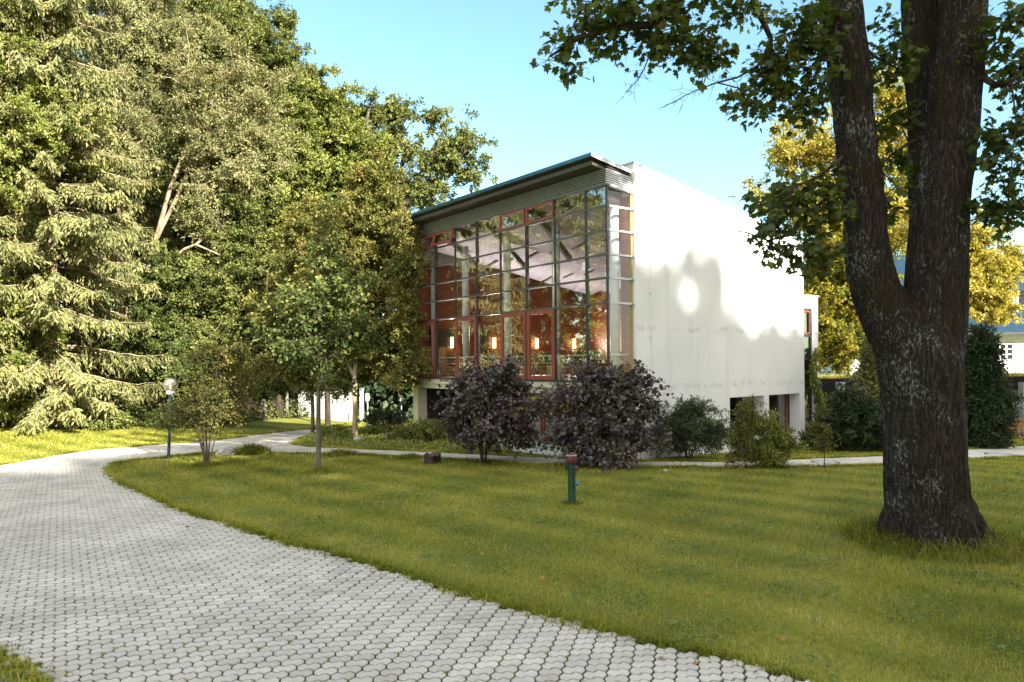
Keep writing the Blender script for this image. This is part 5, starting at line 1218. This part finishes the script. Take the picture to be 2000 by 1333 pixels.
for a, z, r, l, mt in ((-.75, .71, .042, .135, 'hyd_red'), (PI+.15, .72, .040, .12, 'hyd_green'), (-.12, .40, .055, .125, 'hyd_teal')):
    d = Vector((math.cos(a), math.sin(a), 0)); c0 = Vector((0, 0, z))
    m_ = MB(); m_.tube([c0+d*.06, c0+d*l*.75, c0+d*l*.78, c0+d*l, c0+d*(l+.02)], [r*.75, r*.75, r, r, r*.6], 16); m_.build('outlet', M[mt], HY, smooth_shade=False)

# globe lamp
lp = gnd(329, 897); LAMP = empty('globe_lamp', tuple(lp)); tag(LAMP, 'globe lamp on a slim blue grey pole at the inner bend of the road', 'street lamp')
tp = at(333, 752, lp.y)-lp; dz = tp.z
M['lamp_pole'] = surface('lamp_pole', (.05, .085, .105), (.04, .06, .075), scale=5, rough=.45)
m_ = MB(); m_.tube([(0, 0, -.1), (tp.x*.5, 0, dz*.43), (tp.x*.86, 0, dz*.86-.02)], [.045, .042, .04], 12); m_.build('pole', M['lamp_pole'], LAMP, smooth_shade=True)
c0 = Vector((tp.x, 0, dz))
m_ = MB(); m_.lathe([(.05, -.30), (.12, -.275), (.13, -.24), (.12, -.20), (.05, -.19)], 20, c=tuple(c0)); m_.build('lamp_base', M['white_paint'], LAMP, smooth_shade=True)
gm = bpy.data.materials.new('smoked_globe'); gm.use_nodes = True; nt = gm.node_tree; nt.nodes.clear()
o_ = node(nt, 'ShaderNodeOutputMaterial'); t_ = node(nt, 'ShaderNodeBsdfTransparent'); t_.inputs[0].default_value = (.88, .80, .62, 1); g_ = node(nt, 'ShaderNodeBsdfGlossy'); g_.inputs['Roughness'].default_value = .03
d_ = node(nt, 'ShaderNodeBsdfDiffuse'); d_.inputs[0].default_value = (.6, .55, .4, 1); x1 = node(nt, 'ShaderNodeMixShader'); x1.inputs[0].default_value = .22; x2 = node(nt, 'ShaderNodeMixShader'); f_ = node(nt, 'ShaderNodeFresnel')
fm = node(nt, 'ShaderNodeMath', operation='MULTIPLY_ADD'); fm.inputs[1].default_value = 1.2; fm.inputs[2].default_value = .22; nt.links.new(f_.outputs[0], fm.inputs[0])
nt.links.new(t_.outputs[0], x1.inputs[1]); nt.links.new(d_.outputs[0], x1.inputs[2]); ge_ = node(nt, 'ShaderNodeNewGeometry'); iv_ = node(nt, 'ShaderNodeMath', operation='SUBTRACT'); iv_.inputs[0].default_value = 1; nt.links.new(ge_.outputs['Backfacing'], iv_.inputs[1]); fg_ = node(nt, 'ShaderNodeMath', operation='MULTIPLY'); nt.links.new(fm.outputs[0], fg_.inputs[0]); nt.links.new(iv_.outputs[0], fg_.inputs[1])
nt.links.new(fg_.outputs[0], x2.inputs[0]); nt.links.new(x1.outputs[0], x2.inputs[1]); nt.links.new(g_.outputs[0], x2.inputs[2]); nt.links.new(x2.outputs[0], o_.inputs[0])
n_ = 14; m_ = MB(); m_.lathe([(.215*math.sin(PI*(i+.5)/(n_)), -.215*math.cos(PI*(i+.5)/n_)) for i in range(n_)], 28, c=tuple(c0)); m_.build('lamp_globe', gm, LAMP, smooth_shade=True)
m_ = MB(); m_.lathe([(.03, -.19), (.045, -.15), (.05, -.05), (.02, .0)], 14, c=tuple(c0)); m_.build('bulb', M['white_paint'], LAMP, smooth_shade=True)

# utility kiosk under the trees
up_ = gnd(628, 818); UK = empty('utility_kiosk', tuple(up_), math.radians(-4)); tag(UK, 'small white rendered utility building under the trees', 'building')
k_ = up_.y/FPX; hw = 46*k_; hh = 70*k_
m_ = MB(); m_.box(-hw, hw, 0, 2.6, -.6, hh); m_.build('wall', surface('kiosk_render', (.36, .36, .35), (.28, .28, .27), scale=1.2, rough=.85, bump=.1), UK)
m_ = MB(); m_.box(-hw-.12, hw+.12, -.15, 2.75, hh+.003, hh+.15); m_.build('roof', M['concrete'], UK)
m_ = MB(); m_.box(hw*.45, hw*.72, -.02, -.003, hh*.74, hh*.92); m_.build('notice_plate', M['white_paint'], UK)
# wooden posts and thin sign posts
for (u, v, vt, w, lab) in ((515, 822, 748, 5, 'grey wooden post at the edge of the shaded grass, left of the pair'), (561, 816, 752, 4.5, 'grey wooden post nearer the white kiosk, right of the pair')):
    p = gnd(u, v); h = (v-vt)*p.y/FPX; m_ = MB(); m_.box(-w*p.y/FPX/2, w*p.y/FPX/2, -.06, .06, -.2, h); o = m_.build('wooden_post', surface('weathered_wood', (.20, .19, .17), (.14, .13, .11), scale=4, rough=.9, stretch=(4, 4, .3)), bevel=.008, loc=tuple(p)); tag(o, lab, 'post', 'wooden posts by the wood')
p = gnd(707, 826); SG = empty('sign_post', tuple(p)); tag(SG, 'tall pale blue sign panel just right of the sunlit trunk', 'sign')
k_ = p.y/FPX; m_ = MB(); m_.box(-4*k_, 4*k_, -.03, .03, .15, 70*k_); m_.build('sign_panel', surface('pale_blue_panel', (.35, .50, .58), scale=2, rough=.4), SG, bevel=.005)
m_ = MB(); m_.tube([(0, .06, -.1), (0, .06, 68*k_)], .03, 8); m_.build('post', M['alu'], SG)
for (u, v, Y, h, ph, lab) in ((718, 815, 48, 46, 12, 'white marker post between the sunlit trunk and the parked car'), (784, 808, 60, 36, 10, 'white parking sign beside the parked car')):
    p = Vector(foot(u, Y)); k_ = Y/FPX; tp = at(u, v-h, Y); S_ = empty('sign_post', tuple(p)); tag(S_, lab, 'sign')
    m_ = MB(); m_.tube([(0, 0, -.1), (0, 0, tp.z-p.z)], .035, 8); m_.build('post', M['white_paint'], S_)
    m_ = MB(); m_.box(-.12, .12, -.06, -.036, tp.z-p.z-.5, tp.z-p.z); m_.build('sign_panel', M['white_paint'], S_, bevel=.01)

# parked car, mostly behind the pier of the hall
def car():
    Y = 62; f = foot(806, Y); c = Vector(f); C_ = empty('parked_car', (c.x+.55, Y, c.z), 0); tag(C_, 'dark blue car parked behind the hall beside the white pier', 'car')
    paint = surface('dark_blue_paint', (.012, .03, .07), scale=2, rough=.25, coat=.6)
    prof = [(-.75, .35), (-.8, .62), (-.72, .95), (-.35, 1.02), (.15, 1.48), (1.7, 1.52), (2.75, 1.42), (3.35, 1.02), (3.55, .9), (3.6, .4), (3.3, .28), (-.55, .28)]
    m_ = MB(); n = len(prof)
    for w, ins in ((.88, 0),):
        V = [(x, -w+(.14 if z > 1.1 else 0), z) for x, z in prof]+[(x, w-(.14 if z > 1.1 else 0), z) for x, z in prof]
        m_.add(V, [list(range(n))[::-1], list(range(n, 2*n))]+[(i, (i+1) % n, n+(i+1) % n, n+i) for i in range(n)])
    b_ = m_.build('body', paint, C_, bevel=.04)
    m_ = MB()
    for s in (-1, 1):
        y = s*.80
        for x0, x1, t0, t1 in ((-.12, .95, .2, .95), (1.02, 1.95, 1.02, 1.95), (2.02, 3.05, 2.02, 2.6)):
            m_.add([(x0, s*.87, 1.04), (x1, s*.87, 1.04), (t1, s*.765, 1.42), (t0+.02, s*.765, 1.40)], [(0, 1, 2, 3)])
    m_.build('side_window', M['dark_glass'], C_)
    for x in (0.0, 2.75):
        for s in (-1, 1):
            t = MB(); t.tube([(x, s*.72, .33), (x, s*.91, .33)], .33, 24); ty = t.build('wheel', M['black'], C_, bevel=.02)
            t = MB(); t.tube([(x, s*.90, .33), (x, s*.918, .33)], .07, 12)
            for k in range(5):
                a = k*2*PI/5; t.beam((x, s*.915, .33), (x+.2*math.cos(a), s*.915, .33+.2*math.sin(a)), .05, .02)
            for k in range(20):
                a, b2 = k*2*PI/20, (k+1)*2*PI/20; t.beam((x+.21*math.cos(a), s*.914, .33+.21*math.sin(a)), (x+.21*math.cos(b2), s*.914, .33+.21*math.sin(b2)), .03, .03)
            t.build('rim', M['coping'], ty)
    t = MB(); t.box(-.79, -.70, -.8, -.5, .72, .86); t.box(-.79, -.70, .5, .8, .72, .86); t.build('headlight', M['white_paint'], C_, bevel=.02)
car()

# stump, rocks
def lump(name, label, cat, P, r, sq, mat, seed, group=None):
    from mathutils import noise
    bm = bmesh.new(); bmesh.ops.create_icosphere(bm, subdivisions=4, radius=1)
    for v in bm.verts:
        k = 1+.35*noise.noise(v.co*1.3+Vector((seed, 0, 0)))+.12*noise.noise(v.co*4+Vector((0, seed, 0))); v.co = Vector((v.co.x*r*k, v.co.y*r*k, v.co.z*r*sq*k))
    me = bpy.data.meshes.new(name); bm.to_mesh(me); bm.free(); me.polygons.foreach_set('use_smooth', np.ones(len(me.polygons), bool))
    o = link(name, me, mat, loc=(P[0], P[1], P[2]+r*sq*.35)); tag(o, label, cat, group); return o
rock = surface('pale_rock', (.42, .40, .36), (.28, .27, .24), scale=5, rough=.95, bump=.4)
lump('rock', 'pale broken rock at the road edge beside the small multi stemmed tree', 'rock', gnd(442, 888), .34, .5, rock, 3)
lump('rock', 'small round boulder among the ground cover', 'rock', gnd(700, 868), .26, .8, rock, 9)
lump('rock', 'small dark stone lying on the lawn under the round shrub', 'rock', gnd(1300, 921), .07, .6, M['concrete'], 12)
p = gnd(843, 905); ST = empty('tree_stump', tuple(p)); tag(ST, 'old dark tree stump with a cut top at the path edge', 'stump')
m_ = MB(); rg_ = np.random.default_rng(3); k = 26; pr = [(.27, -.05), (.21, .05), (.20, .13), (.215, .20), (.20, .25)]
for r, z in pr:
    for j in range(k):
        a = 2*PI*j/k; q = r*(1+.16*math.sin(3*a+.5)+.09*math.sin(5*a+1)+.06*math.sin(9*a)+rg_.normal(0, .03)); m_.v.append((q*math.cos(a), q*math.sin(a), z+(.05*math.sin(2*a)+.025*math.sin(5*a) if z > .22 else 0)))
for i in range(len(pr)-1):
    for j in range(k): m_.f.append([i*k+j, i*k+(j+1) % k, (i+1)*k+(j+1) % k, (i+1)*k+j]); m_.m.append(0)
m_.build('stump_bark', M['bark_dark'], ST)
c_ = MB(); c_.add([m_.v[-k+j] for j in range(k)], [list(range(k))]); c_.build('cut_face', surface('cut_wood', (.10, .08, .06), (.05, .04, .03), scale=9, rough=.9), ST)
for u, v, lab in ((1612, 905, 'round manhole cover in the path below the sapling'), (1950, 889, 'round manhole cover in the path right of the big maple')):
    p = gnd(u, v); MH = empty('manhole_cover', (p.x, p.y, p.z+.022)); tag(MH, lab, 'manhole', 'manhole covers in the path')
    m_ = MB(); m_.tube([(0, 0, 0), (0, 0, .012)], .31, 32); m_.build('lid', M['concrete'], MH)
    m_ = MB(); m_.lathe([(.32, 0), (.37, 0), (.37, .010), (.32, .010)], 32); m_.build('frame', M['dark_steel'], MH)
# fallen leaves
FL = leaf_mat('fallen_leaves', [(.16, .09, .03), (.30, .16, .05), (.40, .26, .09)], trans=.2)
fv, ff = maple_leaves(np.array([[-.06, 0, .0]]), np.array([[1., 0, 0]]), np.array([[0, 0, 1.]]), np.array([.065])); fv[:, 2] += .012
fme = np_mesh('fallen_leaf', fv, [ff], rnd=[.6])
spots = [(1318, 1073), (1390, 1061), (1375, 1163), (1523, 1224), (1310, 1058), (1484, 1052), (945, 1091), (1378, 1163), (1060, 1141), (365, 1035), (1530, 1262), (1356, 1298), (1285, 1290), (1790, 1145), (1560, 1120), (700, 1010), (1840, 1010)]
spots = [s for s in spots if s != (1378, 1163)]
for i, (u, v) in enumerate(spots):
    p = gnd(u, v); o = link('fallen_leaf', fme, FL if i == 0 else None); on = inside(np.array([[p.x, p.y]]), ROAD)[0]
    o.location = (p.x, p.y, p.z+(.03 if on else .045)); o.rotation_euler = (rng.normal(0, .25), rng.normal(0, .25), rng.random()*6.28)
    tag(o, 'pale fallen maple leaf on the pavers by the lawn edge' if on else 'orange fallen maple leaf lying in the mown grass', 'leaf', 'fallen leaves on the pavers' if on else 'fallen leaves in the grass')

# ================================================================== RIGHT SIDE: low building, house, bench
LY = 36.0
zt, zb = at(1800, 738, LY).z, at(1800, 764, LY).z; zg = -1.4
LB = empty('low_building', (15.3, LY, 0), math.radians(1.5)); tag(LB, 'low flat roofed building with a dark fascia and a planted roof', 'building')
m_ = MB(); m_.box(0, 17, 0, .15, zb, zt); m_.build('fascia', surface('dark_fascia', (.016, .014, .02), (.011, .010, .014), scale=1, rough=.7, spec=.1), LB)
m_ = MB(); m_.box(0, 17, .15, 7, zb+.25, zt-.02); m_.build('roof', M['concrete'], LB)
m_ = MB(); m_.box(0, 17, 2.3, 2.5, zg-.6, zb+.25); m_.box(0, .2, 1.2, 2.3, zg-.6, zb+.25); m_.build('wall', surface('brown_wall', (.07, .045, .035), scale=1, rough=.8), LB)
for x0, x1 in ((1.6, 3.4), (7.0, 9.5), (10.2, 12.6)):
    m_ = MB(); m_.box(x0, x1, 2.2, 2.29, zg-.2, zg-.08); m_.box(x0, x1, 2.2, 2.29, zb-.1, zb+.02); m_.box(x0, x0+.1, 2.2, 2.29, zg-.08, zb-.1); m_.box(x1-.1, x1, 2.2, 2.29, zg-.08, zb-.1); wd = m_.build('window', M['red'], LB)
    m_ = MB(); m_.box(x0+.1, x1-.1, 2.23, 2.24, zg-.08, zb-.1); m_.build('glass_pane', M['dark_glass'], wd)
xc = at(1640, 760, LY-.5).x-15.3
m_ = MB(); m_.box(xc-.16, xc+.16, -.75, -.4, zg-.8, at(1640, 747, LY-.5).z); m_.build('pillar', M['concrete'], LB)
xc = at(1998, 760, LY).x-15.3
m_ = MB(); m_.box(xc-.05, xc+.25, -.35, 0, zg-.8, zt-.3); m_.build('pillar', M['concrete'], LB)
cu = MB(); xc = at(1990, 760, LY+1.6).x-15.3
for i in range(12): cu.tube([(xc-.22+i*.05, 1.7+.03*(i % 2), zg-.1), (xc-.22+i*.05, 1.7+.03*(i % 2), zb+.1)], .035, 6)
cu.build('curtain', surface('white_curtain', (.72, .70, .66), scale=3, rough=.9), LB, smooth_shade=True)
rg_ = np.random.default_rng(9); n = 9000; P = np.stack([rg_.uniform(0, 17, n), rg_.uniform(.0, 3.5, n), np.full(n, zt-.02)], 1)
V, F4, F3, rn = blades(P, rg_.uniform(.08, .28, n), rg_.uniform(.02, .04, n), rg_.uniform(.3, 1.2, n), np.clip(rg_.normal(.75, .2, n), 0, 1))
o = link('roof_planting', np_mesh('roof_planting', V, [F4, F3], rnd=rn), M['grass'], LB); o['kind'] = 'stuff'

HYY = 47.0
ez = at(1960, 652, HYY).z; HO = empty('slate_house', (22, HYY, 0)); tag(HO, 'white house with a steep blue slate roof and a small paned window', 'house')
m_ = MB(); m_.box(0, 22, 0, 9, -3.5, ez+.2); m_.build('wall', M['plaster'], HO)
sl = surface('blue_slate', (.03, .085, .14), (.02, .055, .10), scale=3, rough=.5, stretch=(1, 1, 1)); ntt = sl.node_tree
bk_ = node(ntt, 'ShaderNodeTexBrick'); bk_.inputs['Scale'].default_value = 3.2; ntt.nodes['Principled BSDF'].inputs['Specular IOR Level'].default_value = .12; bk_.inputs['Color1'].default_value = (.012, .045, .075, 1); bk_.inputs['Color2'].default_value = (.008, .03, .055, 1); bk_.inputs['Mortar'].default_value = (.008, .02, .035, 1); bk_.inputs['Mortar Size'].default_value = .03
tcc = node(ntt, 'ShaderNodeTexCoord'); mpp = node(ntt, 'ShaderNodeMapping'); mpp.inputs['Rotation'].default_value = (math.radians(-52), 0, 0); ntt.links.new(tcc.outputs['Object'], mpp.inputs[0]); ntt.links.new(mpp.outputs[0], bk_.inputs['Vector']); ntt.links.new(bk_.outputs[0], ntt.nodes['Principled BSDF'].inputs['Base Color'])
H2 = 5.8
m_ = MB(); m_.hexa([(-.6, -.7, ez), (23, -.7, ez), (23, 9.7, ez), (-.6, 9.7, ez), (-.6, 4.3, ez+H2), (23, 4.3, ez+H2), (23, 4.7, ez+H2), (-.6, 4.7, ez+H2)]); rf = m_.build('roof', sl, HO)
m_ = MB(); m_.box(-.6, 23, -.85, -.705, ez-.08, ez+.06); m_.build('gutter', M['dark_steel'], rf)
cx = at(1950, 500, HYY+3).x-22
m_ = MB(); m_.box(cx-.6, cx+.6, 2.6, 3.6, ez+3, at(1950, 492, HYY+3).z); m_.box(cx-.7, cx+.7, 2.5, 3.7, at(1950, 492, HYY+3).z+.003, at(1950, 488, HYY+3).z); m_.build('chimney', surface('chimney_render', (.42, .36, .28), scale=3, rough=.9), rf)
dx = at(1984, 600, HYY).x-22; dzb, dzt = at(2000, 618, HYY).z, at(2000, 568, HYY).z
m_ = MB(); m_.box(dx, dx+3, .6, 4, dzb-.5, dzt); m_.build('dormer', M['plaster'], rf)
m_ = MB(); m_.add([(dx-.35, .1, dzt), (dx+1.5, .1, dzt+2.2), (dx+3.35, .1, dzt), (dx-.35, 4, dzt), (dx+1.5, 4, dzt+2.2), (dx+3.35, 4, dzt)], [(0, 2, 1), (0, 1, 4, 3), (1, 2, 5, 4), (3, 4, 5), (0, 3, 5, 2)]); m_.build('dormer_roof', sl, rf)
def paned(x0, x1, z0, z1, y, parent, cols=3, rows=3):
    m_ = MB(); fw = .06
    m_.box(x0-.08, x1+.08, y-.06, y-.003, z0-.08, z0); m_.box(x0-.08, x1+.08, y-.06, y-.003, z1, z1+.08); m_.box(x0-.08, x0, y-.06, y-.003, z0, z1); m_.box(x1, x1+.08, y-.06, y-.003, z0, z1)
    w = m_.build('window', surface('grey_frame', (.25, .25, .22), scale=3), parent)
    m_ = MB()
    for c in range(cols):
        a, b = x0+(x1-x0)*c/cols, x0+(x1-x0)*(c+1)/cols
        m_.box(a+.002, a+fw, y-.045, y-.006, z0+.002, z1-.002); m_.box(b-fw, b-.002, y-.045, y-.006, z0+.002, z1-.002)
        for r_ in range(rows+1):
            z = z0+(z1-z0)*r_/rows; m_.box(a+fw, b-fw, y-.04, y-.01, max(z-.03, z0+.003), min(z+.03, z1-.003))
    m_.build('sash', M['white_paint'], w)
    m_ = MB(); m_.box(x0, x1, y-.02, y-.012, z0, z1); m_.build('glass_pane', surface('dark_pane', (.02, .02, .02), scale=1, rough=.1), w)
a_, b_ = at(1939, 703, HYY), at(1978, 672, HYY)
paned(a_.x-22, b_.x-22, a_.z, b_.z, 0, HO)
paned(dx+.5, dx+1.7, dzb, dzt-.2, .6, rf, 2, 2)
paned(a_.x-22+4.5, b_.x-22+4.5, a_.z, b_.z, 0, HO)

def bench(label, P, rz):
    B_ = empty('garden_bench', tuple(P), rz); tag(B_, label, 'bench', 'wooden benches before the low building'); wd = M['bench_wood']
    for x in (-.75, .75):
        m_ = MB(); m_.add([(x-.04, y, z) for y, z in ((-.25, 0), (-.10, 0), (-.06, .38), (.18, .38), (.28, 0), (.42, 0), (.33, .42), (.40, .92), (.30, .92), (.22, .48), (-.02, .46), (-.02, .62), (.24, .64), (.25, .70), (-.20, .68), (-.20, .5), (-.25, .44))]+[(x+.04, y, z) for y, z in ((-.25, 0), (-.10, 0), (-.06, .38), (.18, .38), (.28, 0), (.42, 0), (.33, .42), (.40, .92), (.30, .92), (.22, .48), (-.02, .46), (-.02, .62), (.24, .64), (.25, .70), (-.20, .68), (-.20, .5), (-.25, .44))],
            [list(range(17))[::-1], list(range(17, 34))]+[(i, (i+1) % 17, 17+(i+1) % 17, 17+i) for i in range(17)]); m_.build('side_frame', wd, B_)
    m_ = MB(); m_.box(-.9, .9, -.28, -.06, .47, .51); m_.box(-.9, .9, -.03, .20, .47, .51); m_.build('seat', wd, B_, bevel=.01)
    m_ = MB(); m_.hexa([(-.9, .19, .56), (.9, .19, .56), (.9, .23, .56), (-.9, .23, .56), (-.9, .23, .72), (.9, .23, .72), (.9, .27, .72), (-.9, .27, .72)]); m_.hexa([(-.9, .24, .76), (.9, .24, .76), (.9, .28, .76), (-.9, .28, .76), (-.9, .28, .94), (.9, .28, .94), (.9, .32, .94), (-.9, .32, .94)]); m_.build('backrest', wd, B_, bevel=.01)
M['bench_wood'] = surface('bench_wood', (.42, .19, .06), (.32, .13, .04), scale=3, rough=.5, stretch=(1, 6, 6))
q = gnd(1998, 856); bench('orange brown wooden bench at the right picture edge', q, math.radians(200))
q = gnd(1968, 848); bench('wooden bench standing behind the nearer bench, beside the dark yew', q, math.radians(150))
shrub('clipped_bush', 'round clipped bush behind the benches', 1985, 846, [(1980, 826, 20, 14)], 60, 70, .2, .08, M['leaf_green'], M['bark_dark'], 99, 4, .3)
# ivy on the rear wing
def ivy():
    rg = np.random.default_rng(31); n = 1600; L0 = Vector((*from_b(11.55, .5), 0)); t = rg.random(n)
    z = -1.0+4.2*t**1.1; wdt = .42*(1-t*.75)+.05; x = 11.5+rg.normal(0, 1, n)*wdt*.6+.25*np.sin(z*2); y = .5-np.abs(rg.normal(0, .10, n))-.02
    wx, wy = from_b(x, y); P = np.stack([wx, wy, z], 1); T = unit(rg.normal(size=(n, 3))*.5+[0, 0, -1]); N = unit(rg.normal(size=(n, 3))*.5+np.array([-D1[0], -D1[1], .3])); s = rg.uniform(.6, 1.3, n)
    V, F = leaf_quads(P, T, N, .12*s, .09*s); o = link('ivy', np_mesh('ivy', V, [F], rnd=np.clip(rg.normal(.55, .2, n), 0, 1)), M['leaf_bright']); tag(o, 'green ivy climbing the corner of the rear wing', 'ivy')
ivy()
